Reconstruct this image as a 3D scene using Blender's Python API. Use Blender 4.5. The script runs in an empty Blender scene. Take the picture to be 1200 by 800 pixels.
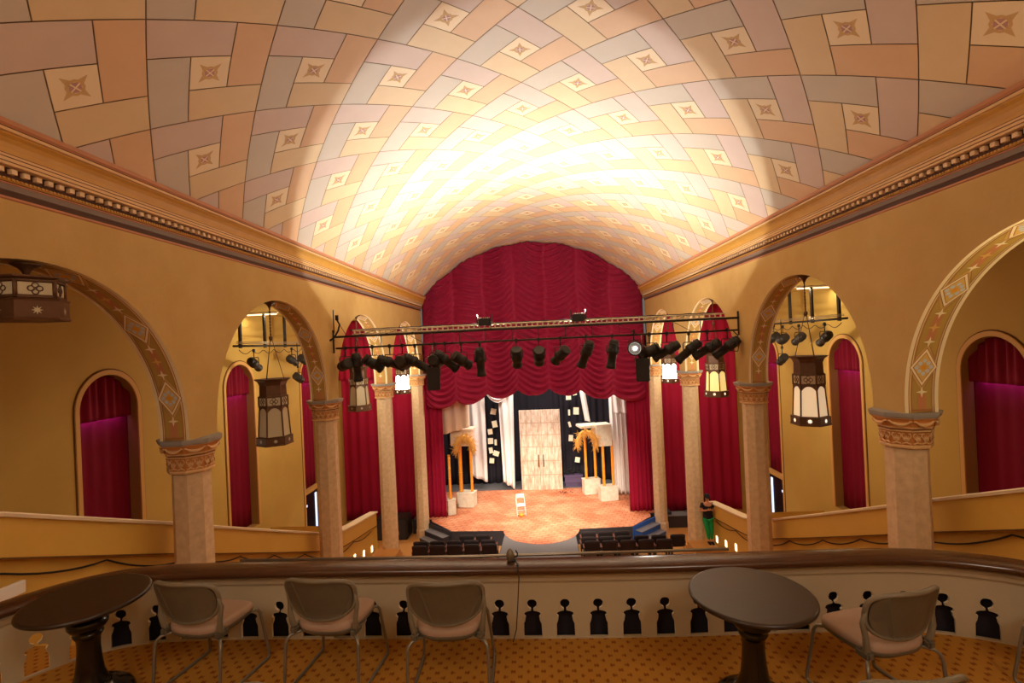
import bpy, bmesh, math, random
from math import pi, sin, cos, radians as R
from mathutils import Vector as V, Matrix
random.seed(7)
C = bpy.context.scene.collection
SC = bpy.context.scene

# ------------------------------------------------------------------ materials
def s2l(c):
    return tuple(((x/12.92) if x <= .04045 else ((x+.055)/1.055)**2.4) for x in c)
def rgb(r, g, b): return s2l((r/255, g/255, b/255)) + (1,)
def mat(name, col, rough=.6, metal=0, spec=.4, noise=None, bump=None, emit=None, sheen=0, trans=0, alpha=None):
    m = bpy.data.materials.new(name); m.use_nodes = True
    nt = m.node_tree; b = nt.nodes['Principled BSDF']
    b.inputs['Base Color'].default_value = col
    b.inputs['Roughness'].default_value = rough
    b.inputs['Metallic'].default_value = metal
    b.inputs['Specular IOR Level'].default_value = spec
    if sheen:
        b.inputs['Sheen Weight'].default_value = sheen
        b.inputs['Sheen Roughness'].default_value = .4
        b.inputs['Sheen Tint'].default_value = col
    if trans: b.inputs['Transmission Weight'].default_value = trans
    if emit:
        b.inputs['Emission Color'].default_value = emit[0]; b.inputs['Emission Strength'].default_value = emit[1]
    if noise or bump:
        tc = nt.nodes.new('ShaderNodeTexCoord')
    if noise:                      # (colour 2, scale, contrast)
        n = nt.nodes.new('ShaderNodeTexNoise'); n.inputs['Scale'].default_value = noise[1]
        n.inputs['Detail'].default_value = 6; n.inputs['Roughness'].default_value = .6
        if len(noise) > 3:
            mp = nt.nodes.new('ShaderNodeMapping'); mp.inputs['Scale'].default_value = noise[3]
            nt.links.new(tc.outputs['Object'], mp.inputs[0]); nt.links.new(mp.outputs[0], n.inputs['Vector'])
        else: nt.links.new(tc.outputs['Object'], n.inputs['Vector'])
        r = nt.nodes.new('ShaderNodeValToRGB')
        r.color_ramp.elements[0].position = .5-noise[2]; r.color_ramp.elements[1].position = .5+noise[2]
        r.color_ramp.elements[0].color = col; r.color_ramp.elements[1].color = noise[0]
        nt.links.new(n.outputs[0], r.inputs[0]); nt.links.new(r.outputs[0], b.inputs['Base Color'])
    if bump:                       # (scale, strength)
        n = nt.nodes.new('ShaderNodeTexNoise'); n.inputs['Scale'].default_value = bump[0]; n.inputs['Detail'].default_value = 5
        nt.links.new(tc.outputs['Object'], n.inputs['Vector'])
        bp = nt.nodes.new('ShaderNodeBump'); bp.inputs['Strength'].default_value = bump[1]; bp.inputs['Distance'].default_value = .01
        nt.links.new(n.outputs[0], bp.inputs['Height']); nt.links.new(bp.outputs[0], b.inputs['Normal'])
    return m
M = {}
M['plaster'] = mat('plaster', rgb(204,170,106), .8, noise=(rgb(190,152,84), 1.6, .3), bump=(30,.15))
M['aisle'] = mat('aisle_plaster', rgb(206,174,92), .8, noise=(rgb(194,160,78), .8, .3))
M['fascia'] = mat('fascia_paint', rgb(220,178,84), .6, noise=(rgb(212,168,74), 1.5, .3))
M['cream'] = mat('cream_paint', rgb(246,230,198), .5)
M['reveal'] = mat('reveal_paint', rgb(218,172,98), .7)
M['reveal_dark'] = mat('reveal_painted_shade', rgb(168,128,66), .8)  # shadow inside the window recess, put into a darker colour
M['dkline'] = mat('brown_line', rgb(104,68,28), .8)
M['tile_y'] = mat('tile_yellow', rgb(232,206,160), .6, noise=(rgb(226,198,150), 3, .3))
M['tile_o'] = mat('tile_orange', rgb(230,192,148), .6, noise=(rgb(224,184,138), 3, .3))
M['tile_g'] = mat('tile_grey', rgb(212,200,180), .6, noise=(rgb(206,194,172), 3, .3))
M['tile_p'] = mat('tile_lilac', rgb(220,198,180), .6, noise=(rgb(214,190,172), 3, .3))
M['tile_c'] = mat('tile_cream', rgb(246,224,182), .6)
M['joint'] = mat('tile_joint', rgb(158,126,90), .9)
M['motif'] = mat('motif_gold', rgb(216,178,120), .7)
M['motif2'] = mat('motif_rose', rgb(196,150,140), .7)
M['gold'] = mat('cornice_gold', rgb(208,156,66), .5, noise=(rgb(196,142,58), 4, .3))
M['cor_cream'] = mat('cornice_cream', rgb(224,182,122), .5)
M['cor_brown'] = mat('cornice_brown', rgb(138,88,48), .6)
M['cor_dark'] = mat('cornice_dark', rgb(78,44,22), .7)
M['cor_pink'] = mat('cornice_rose', rgb(190,128,88), .6)
M['cor_grey'] = mat('cornice_slate', rgb(128,110,96), .6)
M['dentil'] = mat('dentil_cream', rgb(230,196,150), .5)
M['soffit'] = mat('soffit_ochre', rgb(212,168,96), .7)
M['sof_cream'] = mat('soffit_cream', rgb(250,230,186), .6)
M['sof_brown'] = mat('soffit_brown', rgb(178,116,70), .7)
M['sof_gold'] = mat('soffit_gold', rgb(226,182,98), .6)
M['sof_olive'] = mat('soffit_olive', rgb(190,154,76), .7)
M['sof_red'] = mat('soffit_red', rgb(202,134,88), .7)
M['sof_blue'] = mat('soffit_blue', rgb(204,208,212), .7)
M['sof_orange'] = mat('soffit_orange', rgb(236,164,52), .6)
M['marble'] = mat('column_marble', rgb(232,204,164), .45, noise=(rgb(206,174,134), 9, .22), bump=(50,.1))
M['cap_blue'] = mat('capital_slate', rgb(160,156,150), .5)
M['cap_cream'] = mat('capital_cream', rgb(226,184,130), .5)
M['cap_orange'] = mat('capital_ochre', rgb(206,138,74), .6)
M['cap_brown'] = mat('capital_brown', rgb(140,88,46), .7)
M['velvet'] = mat('red_velvet', rgb(152,24,58), .7, sheen=.3, spec=.25, noise=(rgb(138,18,50), 5, .3))
M['velvet3'] = mat('dark_crimson_cloth', rgb(126,14,44), .8, sheen=.1, spec=.15)
M['velvet2'] = mat('crimson_cloth', rgb(152,20,52), .8, sheen=.15, spec=.15)
M['black'] = mat('black_metal', rgb(46,41,36), .5, metal=.2)
M['blackcloth'] = mat('black_cloth', rgb(44,40,46), .9, spec=.1)
M['steel'] = mat('steel', rgb(170,160,145), .35, metal=.8)
M['tray'] = mat('pale_wire', rgb(215,200,170), .5, metal=.3)
M['bronze'] = mat('lantern_bronze', rgb(112,78,52), .5, metal=.3, noise=(rgb(90,60,38), 12, .3))
M['cor_light'] = mat('lantern_tracery', rgb(205,185,150), .6)
def glow(name, col, strength, base=None): return mat(name, base or col, .5, emit=(col, strength))
M['pane_warm'] = glow('pane_warm', rgb(255,220,175), .5, rgb(235,215,180))
M['pane_dim'] = glow('pane_dim', rgb(230,200,150), .05, rgb(186,168,130))
M['pane_gold'] = glow('pane_gold', rgb(250,215,130), .8, rgb(220,200,140))
M['pane_hot'] = glow('pane_hot', rgb(255,246,222), 14)
M['star'] = glow('star_glow', rgb(255,235,200), 1.6)
M['lens'] = glow('lens_glow', rgb(255,248,235), 90)
M['rail'] = mat('varnished_rail', rgb(84,52,32), .22, spec=.6, noise=(rgb(66,40,24), 6, .3, (1,12,12)))
M['panel'] = mat('parapet_paint', rgb(182,168,138), .55, noise=(rgb(174,159,130), 3, .3))
M['table'] = mat('dark_table_wood', rgb(54,40,30), .33, noise=(rgb(38,26,18), 3, .3, (2,30,2)))
M['pedestal'] = mat('black_lacquer', rgb(16,13,12), .18, spec=.6)
M['shell'] = mat('grey_shell', rgb(98,90,74), .45, noise=(rgb(90,82,66), 30, .3))
M['rim'] = mat('shell_rim', rgb(118,108,88), .4)
M['seat'] = mat('rose_seat_fabric', rgb(166,138,116), .85, noise=(rgb(154,126,104), 120, .3), bump=(300,.2))
M['tube'] = mat('chair_tube', rgb(128,120,104), .35, metal=.5)
M['seatblk'] = mat('theatre_seat_cloth', rgb(42,30,30), .8)
M['seatwood'] = mat('theatre_seat_trim', rgb(110,66,50), .4)
M['floorwood'] = mat('house_floor', rgb(208,150,84), .5, noise=(rgb(190,132,68), 3, .3, (1,8,1)))
M['stageblk'] = mat('stage_black', rgb(50,46,50), .5)
M['stagegrey'] = mat('stage_grey', rgb(108,104,104), .6)
M['bluestep'] = mat('blue_step', rgb(44,88,160), .5)
M['wht'] = mat('white_block', rgb(236,228,208), .8, noise=(rgb(205,195,170), 5, .25), bump=(12,.5))
M['bamboo'] = mat('orange_pole', rgb(238,152,42), .45)
M['straw'] = mat('straw', rgb(214,156,72), .8)
M['gauze'] = mat('white_gauze', rgb(236,228,222), .9, sheen=.2)
M['gauze2'] = mat('cream_gauze', rgb(232,206,176), .9)
M['door'] = mat('weathered_door', rgb(232,212,190), .8, noise=(rgb(168,140,116), 3.2, .2, (3,3,.8)), bump=(14,.6))
M['doorline'] = mat('door_groove', rgb(176,146,120), .9)
M['paper'] = mat('paper_sheet', rgb(246,232,200), .8)
M['purple'] = mat('purple_bench', rgb(84,68,98), .7)
M['skin'] = mat('skin', rgb(206,140,104), .5)
M['green'] = mat('green_trousers', rgb(16,168,88), .7)
M['top'] = mat('black_top', rgb(30,24,28), .8)
M['hair'] = mat('dark_hair', rgb(30,20,16), .6)
M['doorblk'] = mat('doorway_dark', rgb(24,24,34), .3)
M['doorglow'] = glow('daylight_glass', rgb(200,220,255), 1.6)
M['cable'] = mat('cable_black', rgb(22,18,16), .6)
M['white'] = mat('white_paint', rgb(235,232,225), .5)
M['steplight'] = glow('step_light', rgb(255,230,185), 3)
M['tubeglow'] = glow('tube_glow', rgb(255,225,170), 2.5)
M['clip'] = mat('lamp_grey', rgb(120,108,88), .4, metal=.4)
M['leaf'] = mat('dry_leaf', rgb(96,50,30), .8)

def carpet():
    m = mat('patterned_carpet', rgb(186,118,34), .95, spec=.1)
    nt = m.node_tree; b = nt.nodes['Principled BSDF']; L = nt.links.new
    g = nt.nodes.new('ShaderNodeNewGeometry'); sp = nt.nodes.new('ShaderNodeSeparateXYZ'); L(g.outputs['Position'], sp.inputs[0])
    def mth(op, a, bb=None):
        n = nt.nodes.new('ShaderNodeMath'); n.operation = op
        for i, q in enumerate((a, bb)):
            if q is None: continue
            if isinstance(q, (int, float)): n.inputs[i].default_value = q
            else: L(q, n.inputs[i])
        return n.outputs[0]
    sx = mth('SINE', mth('MULTIPLY', sp.outputs[0], pi/.055)); sy = mth('SINE', mth('MULTIPLY', sp.outputs[1], pi/.055))
    p = mth('MULTIPLY', sx, sy)
    fx = mth('SINE', mth('MULTIPLY', sp.outputs[0], pi/.012)); 
    p2 = mth('ADD', p, mth('MULTIPLY', fx, .22))
    r = nt.nodes.new('ShaderNodeValToRGB'); r.color_ramp.elements[0].position = .46; r.color_ramp.elements[1].position = .74
    r.color_ramp.elements[0].color = rgb(186,130,50); r.color_ramp.elements[1].color = rgb(142,82,34)
    L(p2, r.inputs[0])
    n = nt.nodes.new('ShaderNodeTexNoise'); n.inputs['Scale'].default_value = 5
    mx = nt.nodes.new('ShaderNodeMixRGB'); mx.blend_type = 'MULTIPLY'; mx.inputs[0].default_value = .35
    L(r.outputs[0], mx.inputs[1]); L(n.outputs[0], mx.inputs[2]); L(mx.outputs[0], b.inputs['Base Color'])
    return m
M['carpet'] = carpet()
def bricks():
    m = mat('painted_brick_floor', rgb(220,140,96), .6)
    nt = m.node_tree; b = nt.nodes['Principled BSDF']; L = nt.links.new
    g = nt.nodes.new('ShaderNodeNewGeometry'); mp = nt.nodes.new('ShaderNodeMapping'); mp.inputs['Rotation'].default_value = (0,0,R(22)); 
    L(g.outputs['Position'], mp.inputs[0])
    t = nt.nodes.new('ShaderNodeTexBrick'); t.inputs['Scale'].default_value = 1.4
    t.inputs['Color1'].default_value = rgb(238,170,128); t.inputs['Color2'].default_value = rgb(226,148,106); t.inputs['Mortar'].default_value = rgb(186,120,88)
    t.inputs['Mortar Size'].default_value = .025
    L(mp.outputs[0], t.inputs['Vector'])
    n = nt.nodes.new('ShaderNodeTexNoise'); n.inputs['Scale'].default_value = 1.2; n.inputs['Detail'].default_value = 6; L(g.outputs['Position'], n.inputs['Vector'])
    r = nt.nodes.new('ShaderNodeValToRGB'); r.color_ramp.elements[0].position = .38; r.color_ramp.elements[1].position = .62
    r.color_ramp.elements[0].color = rgb(226,196,180); r.color_ramp.elements[1].color = rgb(255,255,255); L(n.outputs[0], r.inputs[0])
    mx = nt.nodes.new('ShaderNodeMixRGB'); mx.blend_type = 'MULTIPLY'; mx.inputs[0].default_value = .9
    L(t.outputs[0], mx.inputs[1]); L(r.outputs[0], mx.inputs[2]); L(mx.outputs[0], b.inputs['Base Color'])
    return m
M['brick'] = bricks()

# ------------------------------------------------------------------ mesh builder
class MB:
    def __init__(s): s.v = []; s.f = []; s.m = []; s.mi = 0; s.sm = []; s.smooth = False
    def add(s, verts, faces, smooth=None):
        o = len(s.v); s.v += [tuple(p) for p in verts]
        for f in faces: s.f.append(tuple(i+o for i in f)); s.m.append(s.mi); s.sm.append(s.smooth if smooth is None else smooth)
        return s
    def box(s, c, d, rot=None):
        hx, hy, hz = d[0]/2, d[1]/2, d[2]/2
        P = [V((x*hx, y*hy, z*hz)) for x in (-1,1) for y in (-1,1) for z in (-1,1)]
        if rot is not None: P = [rot @ p for p in P]
        P = [p + V(c) for p in P]
        return s.add(P, [(0,1,3,2),(4,6,7,5),(0,4,5,1),(2,3,7,6),(0,2,6,4),(1,5,7,3)], False)
    def bev(s, c, d, b=.01, rot=None):      # box with chamfered vertical and horizontal edges
        bm = bmesh.new(); bmesh.ops.create_cube(bm, size=1)
        for v in bm.verts: v.co = V((v.co.x*d[0], v.co.y*d[1], v.co.z*d[2]))
        bmesh.ops.bevel(bm, geom=bm.edges[:], offset=b, segments=2, affect='EDGES')
        bm.verts.index_update(); P = [(rot @ v.co if rot is not None else v.co) + V(c) for v in bm.verts]
        F = [tuple(v.index for v in f.verts) for f in bm.faces]; bm.free()
        return s.add(P, F, False)
    def ring(s, pts_list, closed=True, caps=True, smooth=False, profile_closed=True):
        n = len(pts_list[0]); P = [p for r in pts_list for p in r]; F = []
        for i in range(len(pts_list)-1):
            for j in range(n if profile_closed else n-1):
                k = (j+1) % n
                F.append((i*n+j, i*n+k, (i+1)*n+k, (i+1)*n+j))
        s.add(P, F, smooth)
        if caps:
            s.add(pts_list[0], [tuple(range(n))[::-1]], False); s.add(pts_list[-1], [tuple(range(n))], False)
        return s
    def lathe(s, prof, n=24, c=(0,0,0), phase=0, smooth=True, caps=True):
        L = [[V((c[0]+r*cos(2*pi*(j+phase)/n), c[1]+r*sin(2*pi*(j+phase)/n), c[2]+z)) for j in range(n)] for r, z in prof]
        return s.ring(L, caps=caps, smooth=smooth)
    def tube(s, pts, r, n=8, caps=True, smooth=True):
        pts = [V(p) for p in pts]; rr = r if isinstance(r, (list, tuple)) else [r]*len(pts); L = []
        up = None
        for i, p in enumerate(pts):
            d = (pts[min(i+1, len(pts)-1)] - pts[max(i-1, 0)]).normalized()
            if up is None:
                up = V((0,0,1)) if abs(d.z) < .9 else V((1,0,0))
            a = d.cross(up).normalized(); up = a.cross(d).normalized()
            L.append([p + (a*cos(2*pi*k/n) + up*sin(2*pi*k/n))*rr[i] for k in range(n)])
        return s.ring(L, caps=caps, smooth=smooth)
    def prism(s, poly, z0, z1):             # poly list of (x,y)
        a = [V((x, y, z0)) for x, y in poly]; b = [V((x, y, z1)) for x, y in poly]
        return s.ring([a, b], smooth=False)
    def grid(s, fn, nu, nv, smooth=True):
        P = [fn(i/nu, j/nv) for j in range(nv+1) for i in range(nu+1)]; w = nu+1
        return s.add(P, [(j*w+i, j*w+i+1, (j+1)*w+i+1, (j+1)*w+i) for j in range(nv) for i in range(nu)], smooth)
    def build(s, name, mats, parent=None, fix=True, xf=None):
        me = bpy.data.meshes.new(name)
        P = [tuple(xf @ V(p)) for p in s.v] if xf is not None else s.v
        me.from_pydata(P, [], s.f)
        if not isinstance(mats, (list, tuple)): mats = [mats]
        for m in mats: me.materials.append(M[m] if isinstance(m, str) else m)
        for p, mi, sm in zip(me.polygons, s.m, s.sm): p.material_index = mi; p.use_smooth = sm
        if fix:
            bm = bmesh.new(); bm.from_mesh(me); bmesh.ops.remove_doubles(bm, verts=bm.verts[:], dist=1e-5)
            bmesh.ops.recalc_face_normals(bm, faces=bm.faces[:]); bm.to_mesh(me); bm.free()
        o = bpy.data.objects.new(name, me); C.objects.link(o)
        if parent is not None: o.parent = parent
        return o
def empty(name, label, cat, loc=(0,0,0), rz=0, group=None):
    o = bpy.data.objects.new(name, None); C.objects.link(o); o.location = loc; o.rotation_euler = (0,0,rz)
    o.empty_display_size = .1
    tag(o, label, cat, group); return o
def tag(o, label, cat, group=None, kind='thing'):
    o['label'] = label; o['category'] = cat
    if group: o['group'] = group
    if kind: o['kind'] = kind
    return o
def struct(o, label=None):
    o['kind'] = 'structure'
    if label: o['label'] = label
    return o
def dup(root, loc=None, rz=None, label=None, parent=None):
    c = root.copy(); C.objects.link(c); c.parent = parent
    if parent is not None: c.matrix_parent_inverse = root.matrix_parent_inverse
    if loc is not None: c.location = loc
    if rz is not None: c.rotation_euler = (0,0,rz)
    if label: c['label'] = label
    for ch in [o for o in C.objects if o.parent == root]: dup(ch, parent=c)
    return c
def solid(o, t=.01, off=0):
    md = o.modifiers.new('thick', 'SOLIDIFY'); md.thickness = t; md.offset = off; return o

# ------------------------------------------------------------------ hall numbers
XN, XN2, XC, XO = 4.75, 5.17, 4.96, 8.9          # nave wall faces, column axis, aisle wall
Y0, S = 6.97, 4.66                               # first free column, bay length
RAD, ZC, ZCAP = 2.03, 6.97, 6.87                 # arch radius, centre height, capital top
ZT = 10.0                                        # wall top behind the cornice
VR = 5.98; VZ = 12.25-VR                         # vault
YE = 21.24
ZB = 5.64                                        # balcony floor
piers = [Y0+S*k for k in range(-2, 4)]           # -2.35 ... 20.95

# ------------------------------------------------------------------ nave walls
def nave_wall(sd, name):
    b = MB(); X1, X2 = sd*XN, sd*XN2
    def quad(x, y0, z0, y1, z1): b.add([(x,y0,z0),(x,y1,z0),(x,y1,z1),(x,y0,z1)], [(0,1,2,3)])
    n = 40
    for k in range(len(piers)-1):
        yc = (piers[k]+piers[k+1])/2
        pts = [(yc-RAD, ZCAP)] + [(yc-RAD*cos(pi*i/n), ZC+RAD*sin(pi*i/n)) for i in range(n+1)] + [(yc+RAD, ZCAP)]
        for x in (X1, X2):
            for i in range(1, n+1):
                (ya, za), (yb, zb) = pts[i], pts[i+1]
                b.add([(x,ya,za),(x,yb,zb),(x,yb,ZT),(x,ya,ZT)], [(0,1,2,3)])
        b.mi = 1
        for i in range(n+2):
            (ya, za), (yb, zb) = pts[i], pts[i+1]
            b.add([(X1,ya,za),(X1,yb,zb),(X2,yb,zb),(X2,ya,za)], [(0,1,2,3)], True)
        b.mi = 0
    for k, y in enumerate(piers):
        y0, y1 = y-(S/2-RAD), y+(S/2-RAD)
        if k == 0: y0 = -4
        for x in (X1, X2): quad(x, y0, ZCAP, y1, ZT)
        if k < 2:                                 # solid pier below, behind the viewer's seat
            for x in (X1, X2): quad(x, y0, 5.0, y1, ZCAP)
            for y in (y0, y1): b.add([(X1,y,5.0),(X2,y,5.0),(X2,y,ZCAP),(X1,y,ZCAP)], [(0,1,2,3)])
        else: b.add([(X1,y0,ZCAP),(X2,y0,ZCAP),(X2,y1,ZCAP),(X1,y1,ZCAP)], [(0,1,2,3)])
    b.add([(X1,YE,ZCAP),(X2,YE,ZCAP),(X2,YE,ZT),(X1,YE,ZT)], [(0,1,2,3)])
    o = b.build(name, ['plaster', 'soffit']); return struct(o, 'ochre plastered arcade wall, %s side of the hall' % ('right' if sd > 0 else 'left'))
# painted soffit bands of one arch, as child paint layers of the wall
def soffit_paint(sd, wall, k):
    yc = (piers[k]+piers[k+1])/2; W = XN2-XN
    mats = ['sof_cream','sof_brown','sof_gold','sof_olive','sof_red','sof_blue','sof_orange']
    b = MB(); up = ZC-ZCAP; Ltot = pi*RAD+2*up
    def P(s, c, lev):
        s = max(.001, min(Ltot-.001, s)); off = .002+.0016*lev; x = sd*(XN + c*W)
        if s < up: return (x, yc+RAD-off, ZCAP+s)
        if s > Ltot-up: return (x, yc-RAD+off, ZCAP+(Ltot-s))
        a = (s-up)/RAD; r = RAD-off
        return (x, yc+r*cos(a), ZC+r*sin(a))
    def band(s0, s1, f0, f1, lev, mi, ds=.05):
        n = max(1, int(math.ceil((s1-s0)/ds))); b.mi = mi; pts = []
        for i in range(n+1):
            s = s0+(s1-s0)*i/n; pts += [P(s, f0(s), lev), P(s, f1(s), lev)]
        b.add(pts, [(2*i, 2*i+1, 2*i+3, 2*i+2) for i in range(n)], True)
    def const(v): return lambda s: v
    def blob(s, c, r, lev, mi, n=8, sq=1.0):
        b.mi = mi; b.add([P(s+r*sq*cos(2*pi*j/n), c+r/W*sin(2*pi*j/n), lev) for j in range(n)], [tuple(range(n))])
    def star4(s, c, r, lev, mi):
        b.mi = mi; b.add([P(s+(r if j % 2 == 0 else r*.3)*cos(pi*j/4), c+(r if j % 2 == 0 else r*.3)/W*sin(pi*j/4), lev) for j in range(8)], [tuple(range(8))])
    for (c0, c1, m, lev) in ((0,.11,0,0),(.89,1,0,0),(.12,.135,1,0),(.865,.88,1,0),(.15,.165,0,0),(.835,.85,0,0)):
        band(0, Ltot, const(c0), const(c1), lev, m)
    def sa(deg): return up + RAD*R(deg)
    ds = [14, 44.6, 75.3, 104.7, 135.4, 166]; hl = .26
    for d in ds:
        s = sa(d)
        for (h, m, lev) in ((1.0,1,1),(.95,0,2),(.78,1,3),(.73,2,4)):
            f = lambda q, s=s, h=h: .41*h*max(0, 1-abs(q-s)/(hl*h))*1.0
            band(s-hl*h, s, lambda q, f=f: .5-f(q), lambda q, f=f: .5+f(q), lev, m, .06)
            band(s, s+hl*h, lambda q, f=f: .5-f(q), lambda q, f=f: .5+f(q), lev, m, .06)
        for j in range(8):
            a = 2*pi*j/8; rr = .088 if j % 2 == 0 else .072
            blob(s+rr*cos(a), .5+rr/W*sin(a), .027, 5, 5)
        blob(s, .5, .034, 6, 6)
    segs = [(0, sa(ds[0]))] + [(sa(ds[i]), sa(ds[i+1])) for i in range(5)] + [(sa(ds[5]), Ltot)]
    for i, (a, e) in enumerate(segs):
        a0 = a if i == 0 else a+.06; e0 = e if i == 6 else e-.06
        def w(q, g, a0=a0, e0=e0, i=i):
            t = 9
            if i > 0: t = min(t, (q-a0)/hl)
            if i < 6: t = min(t, (e0-q)/hl)
            t = min(1, max(0, t)); return (1-t)*.36*1.0 + g if t < 1 else g
        for (ins, m, lev) in ((.0,1,1),(.025,3,2)):
            # two triangular-ended side leaves left and right of the centre line
            band(a0+.02+ins, e0-.02-ins, lambda q, ins=ins: .19+ins, lambda q, ins=ins: max(.19+ins, .5-w(q, 0)-ins*.5), lev, m)
            band(a0+.02+ins, e0-.02-ins, lambda q, ins=ins: min(.81-ins, .5+w(q, 0)+ins*.5), lambda q, ins=ins: .81-ins, lev, m)
        band(a0+.3 if i else a0+.05, e0-.3 if i < 6 else e0-.05, const(.38), const(.62), 3, 4) if (e0-a0) > .8 or i in (0,6) else None
        mid = (a0+e0)/2
        offs = (-.2, 0, .2) if 0 < i < 6 else (0,)
        for j, q in enumerate(offs): star4(mid+q, .5, .075, 4, 0 if (j % 2 == 0) else 2)
    o = b.build('soffit_ornament', mats, wall, fix=False)
    o['label'] = 'painted band of diamonds and flowers under the arch'
for sd, nm in ((-1, 'wall_left'), (1, 'wall_right')):
    w = nave_wall(sd, nm)
    for k in range(1, 5): soffit_paint(sd, w, k)

# ------------------------------------------------------------------ cornices
def cornice(sd, name):
    prof = [ # inward, z, material of the segment that follows
        (0,9.52,3),(.012,9.53,3),(.012,9.55,6),(.012,9.60,5),(.022,9.605,5),(.022,9.66,3),(.03,9.665,3),(.03,9.675,6),
        (.035,9.68,0),(.045,9.69,0),(.045,9.71,6),(.05,9.715,6),(.05,9.80,4),(.13,9.80,1),(.13,9.825,2),(.14,9.83,1),(.14,9.86,2),(.15,9.865,1),(.155,9.885,2),
        (.16,9.89,0),(.165,9.93,0),(.18,9.975,0),(.205,10.01,0),(.235,10.035,0),(.235,10.045,1),(.26,10.05,1),(.265,10.075,6),(.27,10.08,3),(.29,10.10,3),(.29,10.14,3),(0,10.2,3)]
    b = MB(); ya, yb = -4, YE
    for (a0, z0, m), (a1, z1, _) in zip(prof, prof[1:]):
        b.mi = m; xa, xb = sd*(XN-a0), sd*(XN-a1)
        b.add([(xa,ya,z0),(xa,yb,z0),(xb,yb,z1),(xb,ya,z1)], [(0,1,2,3)])
    b.mi = 3; b.add([(sd*(XN-a), yb, z) for a, z, _ in prof], [tuple(range(len(prof)))])
    y = -3.9
    while y < YE-.05:
        b.mi = 4; b.box((sd*(XN-.072), y, 9.762), (.044,.052,.046)); y += .115
    y = 1.0; 
    while y < 16:
        b.mi = 0; b.box((sd*(XN-.05), y, 9.70), (.012,.022,.018)); y += .04
    o = b.build(name, ['gold','cor_cream','cor_brown','cor_pink','dentil','cor_grey','cor_dark'], fix=False)
    return struct(o, 'gilded dentil cornice on the %s wall' % ('right' if sd > 0 else 'left'))
cornice(-1, 'trim_1'); cornice(1, 'trim_2')

# ------------------------------------------------------------------ vaulted ceiling with diagonal tile pattern
def vault():
    b = MB(); mats = ['joint','tile_p','tile_o','tile_y','tile_g','tile_c','motif','motif2']
    def P(s, y, off=0):
        t = s/VR; r = VR-off; return (r*sin(t), y, VZ+r*cos(t))
    smax = VR*math.asin(XN/VR)+.12
    b.mi = 0
    b.grid(lambda u, v: P(-smax+2*smax*u, -4+26*v, -.012), 60, 30)
    u = .4337; L = 3*u; q2 = math.sqrt(2); g = .006
    def AB(a, bb): return ((a+bb)/q2, (a-bb)/q2 + 9.1)
    def rect(a0, b0, a1, b1, m, off=0, gap=g):
        a0 += gap; b0 += gap; a1 -= gap; b1 -= gap
        na = max(1, round((a1-a0)/(u/2.0))); nb = max(1, round((b1-b0)/(u/2.0)))
        b.mi = m
        b.grid(lambda p, q: P(*AB(a0+(a1-a0)*p, b0+(b1-b0)*q), off), na, nb)
    N = 16
    for i in range(-N, N):
        for j in range(-N, N):
            a, c = i*L-1.5*u, j*L-1.5*u
            s, y = AB(a+1.5*u, c+1.5*u)
            if abs(s) > smax+.95 or y < -4.2 or y > 22.6: continue
            def inn(a0, b0, a1, b1):
                ss = [AB(x, z) for x in (a0, a1) for z in (b0, b1)]
                return min(abs(p[0]) for p in ss) < smax and max(abs(p[0]) for p in ss) < smax+.8 and -4.3 < min(p[1] for p in ss) and max(p[1] for p in ss) < 22.8
            for (x0, y0, x1, y1, m) in ((0,2,2,3,1),(2,1,3,3,2),(1,0,3,1,3),(0,0,1,2,4),(1,1,2,2,5)):
                r = (a+x0*u, c+y0*u, a+x1*u, c+y1*u)
                if inn(*r): rect(*r, m)
            if abs(s) < smax-.1:
                ca, cb = a+1.5*u, c+1.5*u
                def pt(r, ang, off): return P(*AB(ca+r*cos(ang), cb+r*sin(ang)), off)
                b.mi = 6
                for kk in range(4):
                    an = pi/4+kk*pi/2
                    b.add([pt(.17, an, .002), pt(.075, an+.5, .002), pt(.03, an+.8, .002), pt(.03, an-.8, .002), pt(.075, an-.5, .002)], [(0,1,2,3,4)])
                nr = 12
                b.mi = 6; ring0 = [pt(.088, 2*pi*t/nr, .003) for t in range(nr)]; ring1 = [pt(.06, 2*pi*t/nr, .003) for t in range(nr)]
                b.add(ring0+ring1, [(t, (t+1) % nr, nr+(t+1) % nr, nr+t) for t in range(nr)])
                b.mi = 7; b.add([pt(.055, 2*pi*t/nr, .003) for t in range(nr)], [tuple(range(nr))])
                b.mi = 5
                for an in (pi/4, 3*pi/4):
                    b.add([pt(.06, an+.12, .005), pt(.06, an-.12, .005), pt(.06, an+pi+.12, .005), pt(.06, an+pi-.12, .005)], [(0,1,2,3)])
    o = b.build('ceiling', mats, fix=False)
    return struct(o, 'barrel vault painted with pinwheel tiles and gold stars')
vault()

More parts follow.
